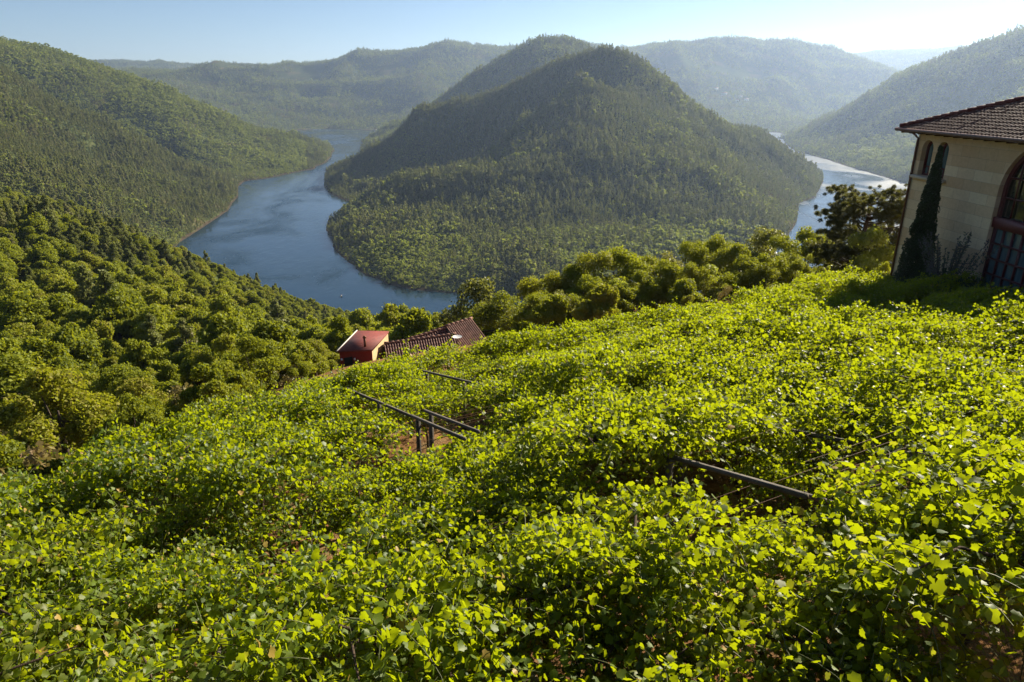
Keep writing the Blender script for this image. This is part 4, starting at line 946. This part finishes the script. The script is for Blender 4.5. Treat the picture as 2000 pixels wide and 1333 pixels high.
# village on the far right hillside and a few farmhouses
M_WHT = simple_mat('whitewash', (.78, .76, .72), .8, .08, .4, 0); M_VR = simple_mat('village_roof', (.30, .13, .08), .85, .2, .5, 0)
def far_ground(px, py):
    for D in np.arange(2600, 7000, 12.0):
        x, y, z = P(px, py, D)
        if float(gz(x, y)) > z: return x, y, float(gz(x, y))
    return x, y, z
VL = ('white house highest in the far village', 'long white house at the left of the far village', 'white house in the middle of the far village', 'small white house below the middle of the far village', 'pale house at the right of the far village', 'white house lowest in the far village')
for (px, py, w, d, h, rz), lab in zip(((1398, 177, 24, 12, 8, .3), (1414, 186, 34, 12, 7, .1), (1450, 183, 18, 11, 8, -.4), (1446, 192, 20, 12, 8, .5), (1457, 197, 26, 12, 7, .2), (1440, 199, 14, 10, 6, 0)), VL):
    x, y, z = far_ground(px, py); e = empty('village_house', (x, y, z + 3), rz); tag(e, lab, 'house', 'houses of the far village')
    MB().box((0, 0, h / 2 - 3), (w, d, h + 6)).build('wall', M_WHT, e); r = MB(); hh = h; r.add([(-w/2-.5, -d/2-.5, hh), (w/2+.5, -d/2-.5, hh), (w/2+.5, d/2+.5, hh), (-w/2-.5, d/2+.5, hh), (-w/2-.5, 0, hh+2.6), (w/2+.5, 0, hh+2.6)], [(0,1,5,4),(2,3,4,5),(0,4,3),(1,2,5),(3,2,1,0)]); r.build('roof', M_VR, e)
for px, py, lab in ((1676, 294, 'small white shed low on the right wooded hill above the water'), (733, 254, 'low pale boathouse at the far bend of the river')):
    if px > 1000: x, y, z = P(px, py, 2150); z = float(gz(x, y))
    else: x, y, z = W(px, py, 4); z = max(2.0, float(gz(x, y)))
    e = empty('shore_house', (x, y, z), .4); tag(e, lab, 'house'); w, d, h = 12, 7, 4
    MB().box((0, 0, h / 2 - 1), (w, d, h + 2)).build('wall', M_WHT, e); r = MB(); r.add([(-w/2-.4, -d/2-.4, h), (w/2+.4, -d/2-.4, h), (w/2+.4, d/2+.4, h), (-w/2-.4, d/2+.4, h), (-w/2-.4, 0, h+1.8), (w/2+.4, 0, h+1.8)], [(0,1,5,4),(2,3,4,5),(0,4,3),(1,2,5),(3,2,1,0)]); r.build('roof', M_VR, e)

# ------------------------------------------------------------------ boats
def boat(px, py, L, heading, label, hullm):
    x, y, _ = W(px, py, 0); e = empty('motor_boat', (x, y, 0), heading); tag(e, label, 'boat')
    n = 10; V = []; 
    for i in range(n + 1):
        t = i / n; xx = (t - .5) * L; wd = L * .17 * (1 - max(0, t - .45) ** 2 / .31) ; wd = max(wd, .02); sh = .5 + .35 * t * t
        for yy, zz in ((-wd, sh), (-wd * .8, .05), (0, -.15), (wd * .8, .05), (wd, sh)): V.append((xx, yy, zz))
    F = [(i * 5 + k, i * 5 + k + 1, (i + 1) * 5 + k + 1, (i + 1) * 5 + k) for i in range(n) for k in range(4)]; F.append((0, 1, 2, 3, 4))
    h = MB(); h.add(V, F); h.build('hull', hullm, e)
    dk = MB(); dk.add([(V[i * 5][0], V[i * 5][1] * .94, V[i * 5][2] - .12) for i in range(n + 1)] + [(V[i * 5][0], -V[i * 5][1] * .94, V[i * 5][2] - .12) for i in range(n + 1)], [(i, i + 1, n + 2 + i, n + 1 + i) for i in range(n)]); dk.build('deck', simple_mat('boat_deck', (.5, .48, .42), .6, .1), e)
    c = MB(); c.box((.02 * L, 0, .95), (.28 * L, .2 * L, .75)); c.build('cabin', simple_mat('boat_cabin', (.72, .70, .68), .5, .05), e)
    r = MB(); r.box((0, 0, 1.92), (.42 * L, .24 * L, .08))
    for sx in (-1, 1):
        for sy in (-1, 1): r.tube([(sx * .19 * L, sy * .1 * L, .5), (sx * .19 * L, sy * .1 * L, 1.9)], .03, 5)
    r.build('canopy', simple_mat('boat_canopy', (.10, .06, .06), .8, .1), e)
    m = MB(); m.box((-.52 * L, 0, .45), (.3, .35, .9)); m.build('outboard_motor', simple_mat('outboard', (.03, .03, .035), .5, .1), e)
boat(667, 580, 3.6, -1.0, 'small dark boat alone on the near bend of the river', simple_mat('boat_hull', (.06, .08, .12), .4, .1))
boat(683, 270.5, 12.0, .15, 'tiny white tour boat far up the river', simple_mat('boat_hull_white', (.75, .72, .7), .4, .05))
# ------------------------------------------------------------------ trees and shrubs behind the vineyard, by the winery
def place(kind, px, ptop, D, label, group, h0, cat='tree', squash=1.0, rz=None, sink=None):
    """a tree whose top reaches the sight line (px, ptop) at forward distance D; h0 = height of the shape"""
    x, y, zt = P(px, ptop, D); g = float(gz(x, y)) - .3; s = (zt - g) / h0
    sx = s * squash; e = empty(kind[0], (x, y, g), trg.uniform(0, 6.28) if rz is None else rz); e.scale = (sx * trg.uniform(.82, 1.22), sx, s); tag(e, label, cat, group)
    link('crown', kind[1][0], e); link('trunk', kind[1][1], e); return e
def bush_pair(H, R_, n, per, size, mat, seed): return broad_pair(H, R_, n * 2, per * 1.5, size, mat, seed, low=.06, k=8)[:2]
RB = [bush_pair(6.0, 3.1, 44, 460, .075, M_OAK, 800 + i) for i in range(3)]
RY = bush_pair(5.0, 2.7, 34, 420, .080, M_YEL, 811); RPALE = bush_pair(5.0, 2.6, 34, 420, .075, M_OAKPALE, 812); RDRY = bush_pair(5.0, 2.6, 24, 250, .06, M_PALE, 813)
print('row trees')
ROW = [(1075, 545, 52, 0, 'dark green tree at the left end of the row behind the vineyard'), (1120, 527, 53, 1, 'round green tree second in the row behind the vineyard'), (1165, 512, 53, 2, 'tall yellowish green tree in the row, left of the centre gap'),
       (1215, 500, 54, 0, 'full green tree in the row behind the thick vine tufts'), (1262, 508, 55, 1, 'pointed green tree in the row behind the vineyard rails'), (1310, 512, 52, 3, 'pale leaning tree with grey twigs in the row'),
       (1352, 492, 56, 2, 'pale topped tree rising in the middle of the row'), (1398, 478, 57, 0, 'pointed dark tree near the middle of the row'), (1440, 484, 55, 1, 'dense dark tree in the right half of the row'),
       (1495, 464, 58, 3, 'tall pale domed tree where the right river shows behind'), (1530, 480, 54, 2, 'bushy tree under the tall pale domed tree'), (1585, 462, 60, 0, 'sunlit tree in front of the right river bend'), (1640, 478, 56, 1, 'dark tree below the big pine'),
       (1600, 505, 48, 2, 'dark bush before the sunlit tree by the right river bend')]
for px, top, D, v, lab in ROW:
    pr = RPALE if v == 3 else RB[v]; place(('oak_tree', pr), px, top, D, lab, 'row of trees behind the vineyard', 5.2 if v != 3 else 4.3, squash=.95)
HB = [(1050, 588, 45), (1100, 572, 46), (1150, 560, 46), (1205, 548, 47), (1250, 540, 47), (1300, 530, 48), (1345, 528, 47), (1385, 520, 48), (1455, 520, 46), (1500, 512, 47), (1560, 516, 46), (1625, 520, 45)]
for i, (px, top, D) in enumerate(HB):
    place(('green_bush', (RB[i % 3], RY, RPALE)[(i * 7) % 5 % 3] if i % 2 else RB[i % 3]), px, top, D, f'{NTH[i]} low bush from the left at the foot of the tree row behind the vineyard', 'low bushes under the tree row', 5.0, 'bush', squash=1.0)
place(('green_bush', RY), 1700, 470, 40, 'bright yellow green bush beside the corner of the stone building', None, 4.4, 'bush', squash=.85)
place(('green_bush', RB[1]), 1735, 505, 37, 'dark leafy bush under the bright bush by the building corner', None, 6.0, 'bush', squash=.5)
place(('green_bush', RY), 1655, 540, 38, 'low yellow green bush at the vineyard edge before the dark trees', None, 5.0, 'bush', squash=.7)
place(('pale_tree', RPALE), 930, 568, 67, 'pale sunlit tree standing right behind the farmhouse roof', None, 4.4, squash=1.0)
place(('oak_tree', RB[0]), 985, 590, 64, 'dark green tree right of the pale tree by the farmhouse', None, 5.2, squash=.95)
place(('oak_tree', RB[2]), 1010, 618, 50, 'low dark tree at the far end of the vineyard near the farmhouse', None, 6.0, squash=.6)
place(('dry_shrub', RDRY), 1425, 550, 41, 'dry grey brown shrub at the foot of the tree row', None, 5.0, 'shrub', squash=.5)
for i, (px, top, D) in enumerate(((640, 622, 175), (690, 628, 165), (735, 622, 160), (780, 612, 150), (765, 622, 170), (848, 618, 150), (880, 620, 160), (660, 640, 120), (700, 650, 105), (600, 640, 110), (815, 615, 165))):
    lab = 'rounded green tree between the red shed and the river'; place(('oak_tree', MID_B[i % 4][:2]), px, top, D, lab, 'trees between the red shed and the river', 8.7, squash=.95)
for px, top, D, lab in ((808, 601, 165, 'pair of dark pines against the water beyond the red shed'), (826, 602, 168, 'second of the pair of dark pines against the water beyond the red shed'), (767, 606, 170, 'small pine poking above the trees beyond the red shed'), (724, 618, 175, 'small lone pine low by the water beyond the shed')):
    place(('pine_tree', MID_P[int(px) % 3][:2]), px, top, D, lab, None, 14, squash=.85)
for i, (px, top, D) in enumerate(((560, 668, 66), (610, 664, 62), (520, 690, 60), (575, 690, 52), (480, 700, 58), (640, 672, 72))):
    place(('oak_tree', NEAR_B[i % 3][:2]), px, top, D, 'dense dark green oak left of the red shed', 'oaks beside the red shed', 7.5, squash=.9)
# big spreading pine by the winery
def big_pine():
    rg = np.random.default_rng(77); H = 9.0; cl = []; m = MB()
    m.tube([(0, 0, -.5), (.15, .1, 3), (-.1, .2, 5.5), (.1, .1, 8.2)], [.26, .21, .15, .05], 9)
    for i in range(74):
        h = 2.0 + 6.6 * rg.random(); w = rg.uniform(0, 6.283); r = (3.9 - .34 * abs(h - 5.6) * 1.6) * rg.uniform(.4, 1.0); c = np.array([math.cos(w) * r, math.sin(w) * r, h + .16 * r + rg.uniform(-.2, .3)])
        a = np.array([0, .1, h - .7]); m.tube([a, (a + c) / 2 + (0, 0, -.15), c], [.065, .04, .012], 5, cap=False)
        for j in range(16): d = rg.normal(size=3) * (.50, .50, .26); cl.append((*(c + d), rg.uniform(.14, .27)))
    # needle tufts pointing up and out
    C = []; Nn = []
    B_ = []; 
    for cx, cyy, cz, r in cl:
        k = int(900 * r); d = unit(rg.normal(size=(k, 3)) + (0, 0, .35)); B_.append((np.array([cx, cyy, cz]) + d * r * .25, d * r, k))
    st = np.concatenate([b[0] for b in B_]); dv = np.concatenate([b[1] for b in B_]); k = len(st); sdv = unit(np.cross(dv, rg.normal(size=(k, 3)))) * .014
    V = np.stack([st - sdv, st + sdv, st + dv], 1).reshape(-1, 3); F = np.arange(3 * k).reshape(-1, 3)
    return mesh_np('crown', V, F, [M_BIGP]), mesh_np('trunk', *mb_parts(m), [M_BARK])
M_BIGP = leaf_mat('long_pine_needles', (.030, .042, .010), (.09, .10, .022), (.24, .23, .03), .3, .5, .3)
bp_ = big_pine(); place(('pine_tree', bp_), 1712, 362, 44, 'big spreading dark pine left of the stone building, against the glittering water', None, 9.0, squash=1.12, rz=.6)
place(('pine_tree', bp_), 1665, 440, 52, 'lower dark pine under the big spreading pine', None, 9.0, squash=.8, rz=2.2)
# cypress against the wall
def cypress():
    rg = np.random.default_rng(12); H = 7.6; n = 1100; cl = []
    for i in range(n):
        h = rg.random() ** .9; r = .98 * (1 - h) ** 1.0 * (1 - .3 * (1 - h) ** 6) + .03; w = rg.uniform(0, 6.28); q = r * math.sqrt(rg.random()); cl.append((math.cos(w) * q, math.sin(w) * q, .25 + h * (H - .3), rg.uniform(.06, .13) * (1.25 - .6 * h)))
    C = []; Nn = []
    for cx, cyy, cz, r in cl:
        k = int(900 * r); d = unit(rg.normal(size=(k, 3))); C.append(np.array([cx, cyy, cz]) + d * r * np.array([.8, .8, 1.5]) + (0, 0, r * .5)); Nn.append(unit(d * .5 + rg.normal(size=d.shape) * .6 + (cx * .6, cyy * .6, 0)))
    C = np.concatenate(C); Nn = np.concatenate(Nn); V, F = cards(C, Nn, .034, rg=rg); 
    m = MB(); m.tube([(0, 0, -.5), (0, 0, H * .9)], [.12, .02], 7); return mesh_np('crown', V, F, [M_CYP]), mesh_np('trunk', *mb_parts(m), [M_BARK])
x, y, zt = P(1838, 288, 30.3); cp_ = cypress(); e = empty('cypress_tree', (x, y, zt - 7.6)); tag(e, 'slim dark cypress standing against the wall in front of the paired windows', 'tree'); link('crown', cp_[0], e); link('trunk', cp_[1], e)
# oleander-like shrub right of the cypress
def twig_shrub(H, n, seed, leaf, mat, spread=.55, per=20):
    rg = np.random.default_rng(seed); m = MB(); B_ = []; D_ = []; 
    for i in range(n):
        w = rg.uniform(0, 6.28); sp = spread * rg.random() ** .6; h = H * rg.uniform(.55, 1.0) * (1 - .35 * sp); d = np.array([math.cos(w) * sp, math.sin(w) * sp, 1.0]); b = np.array([math.cos(w) * .12, math.sin(w) * .12, 0]); pts = [b + d * h * t + np.array([math.cos(w), math.sin(w), 0]) * .25 * sp * t * t for t in (0, .35, .7, 1)]
        m.tube(pts, [.018, .013, .009, .003], 4, cap=False)
        for t in np.linspace(.28, 1, per):
            j = min(2, int(t * 3)); p = pts[j] + (pts[j + 1] - pts[j]) * (t * 3 - j) if t < 1 else pts[3]
            for q in range(3): dv = unit(unit(d) * .8 + rg.normal(size=3) * .75); B_.append(p); D_.append(dv)
    B_ = np.array(B_); D_ = np.array(D_); k = len(B_); L_ = leaf * rg.uniform(.7, 1.3, k)[:, None]; sdv = unit(np.cross(D_, rg.normal(size=(k, 3)))) * L_ * .22
    V = np.stack([B_, B_ + D_ * L_ * .5 - sdv, B_ + D_ * L_, B_ + D_ * L_ * .5 + sdv], 1).reshape(-1, 3)
    return mesh_np('foliage', V, np.arange(4 * k).reshape(-1, 4), [mat]), mesh_np('twigs', *mb_parts(m), [M_BARK])
M_OLE = leaf_mat('grey_green_leaves', (.05, .07, .04), (.12, .14, .09), (.12, .16, .05), .2)
sh = twig_shrub(3.3, 46, 5, .12, M_OLE)
x, y, zt = P(1868, 440, 28.3); e = empty('upright_shrub', (x, y, zt - 3.3)); tag(e, 'airy upright shrub with grey green leaves against the wall right of the cypress', 'shrub'); link('foliage', sh[0], e); link('twigs', sh[1], e)
sh2 = twig_shrub(1.4, 60, 6, .11, M_CYP, .9, 14)
for px, py, D, s, lab in ((1860, 520, 27.6, 1.0, 'low dark shrub at the foot of the upright shrub'), (1925, 540, 25.8, .8, 'low dark shrub below the tall arched window')):
    x, y, zt = P(px, py, D); e = empty('low_shrub', (x, y, zt - 1.4 * s)); e.scale = (s, s, s); tag(e, lab, 'shrub'); link('foliage', sh2[0], e); link('twigs', sh2[1], e)

# ------------------------------------------------------------------ haze: one even box of air round everything
hz = MB(); zt_, zb_ = float(GZ[(GY > 0) & (RR < 9500)].max()) + 30, -60.0
hz.add([(-9500, -600, zb_), (9500, -600, zb_), (9500, 9800, zb_), (-9500, 9800, zb_), (-9500, -600, zt_), (9500, -600, zt_), (9500, 9800, zt_), (-9500, 9800, zt_)], [(0,3,2,1),(4,5,6,7),(0,1,5,4),(1,2,6,5),(2,3,7,6),(3,0,4,7)])
mh, nt, out = new_mat('haze'); pv = N(nt, 'ShaderNodeVolumePrincipled'); pv.inputs['Density'].default_value = HAZE_D; pv.inputs['Color'].default_value = (.52, .69, 1.0, 1); pv.inputs['Anisotropy'].default_value = .5
nt.links.new(pv.outputs[0], out.inputs['Volume']); tag(hz.build('haze', mh), kind='stuff')
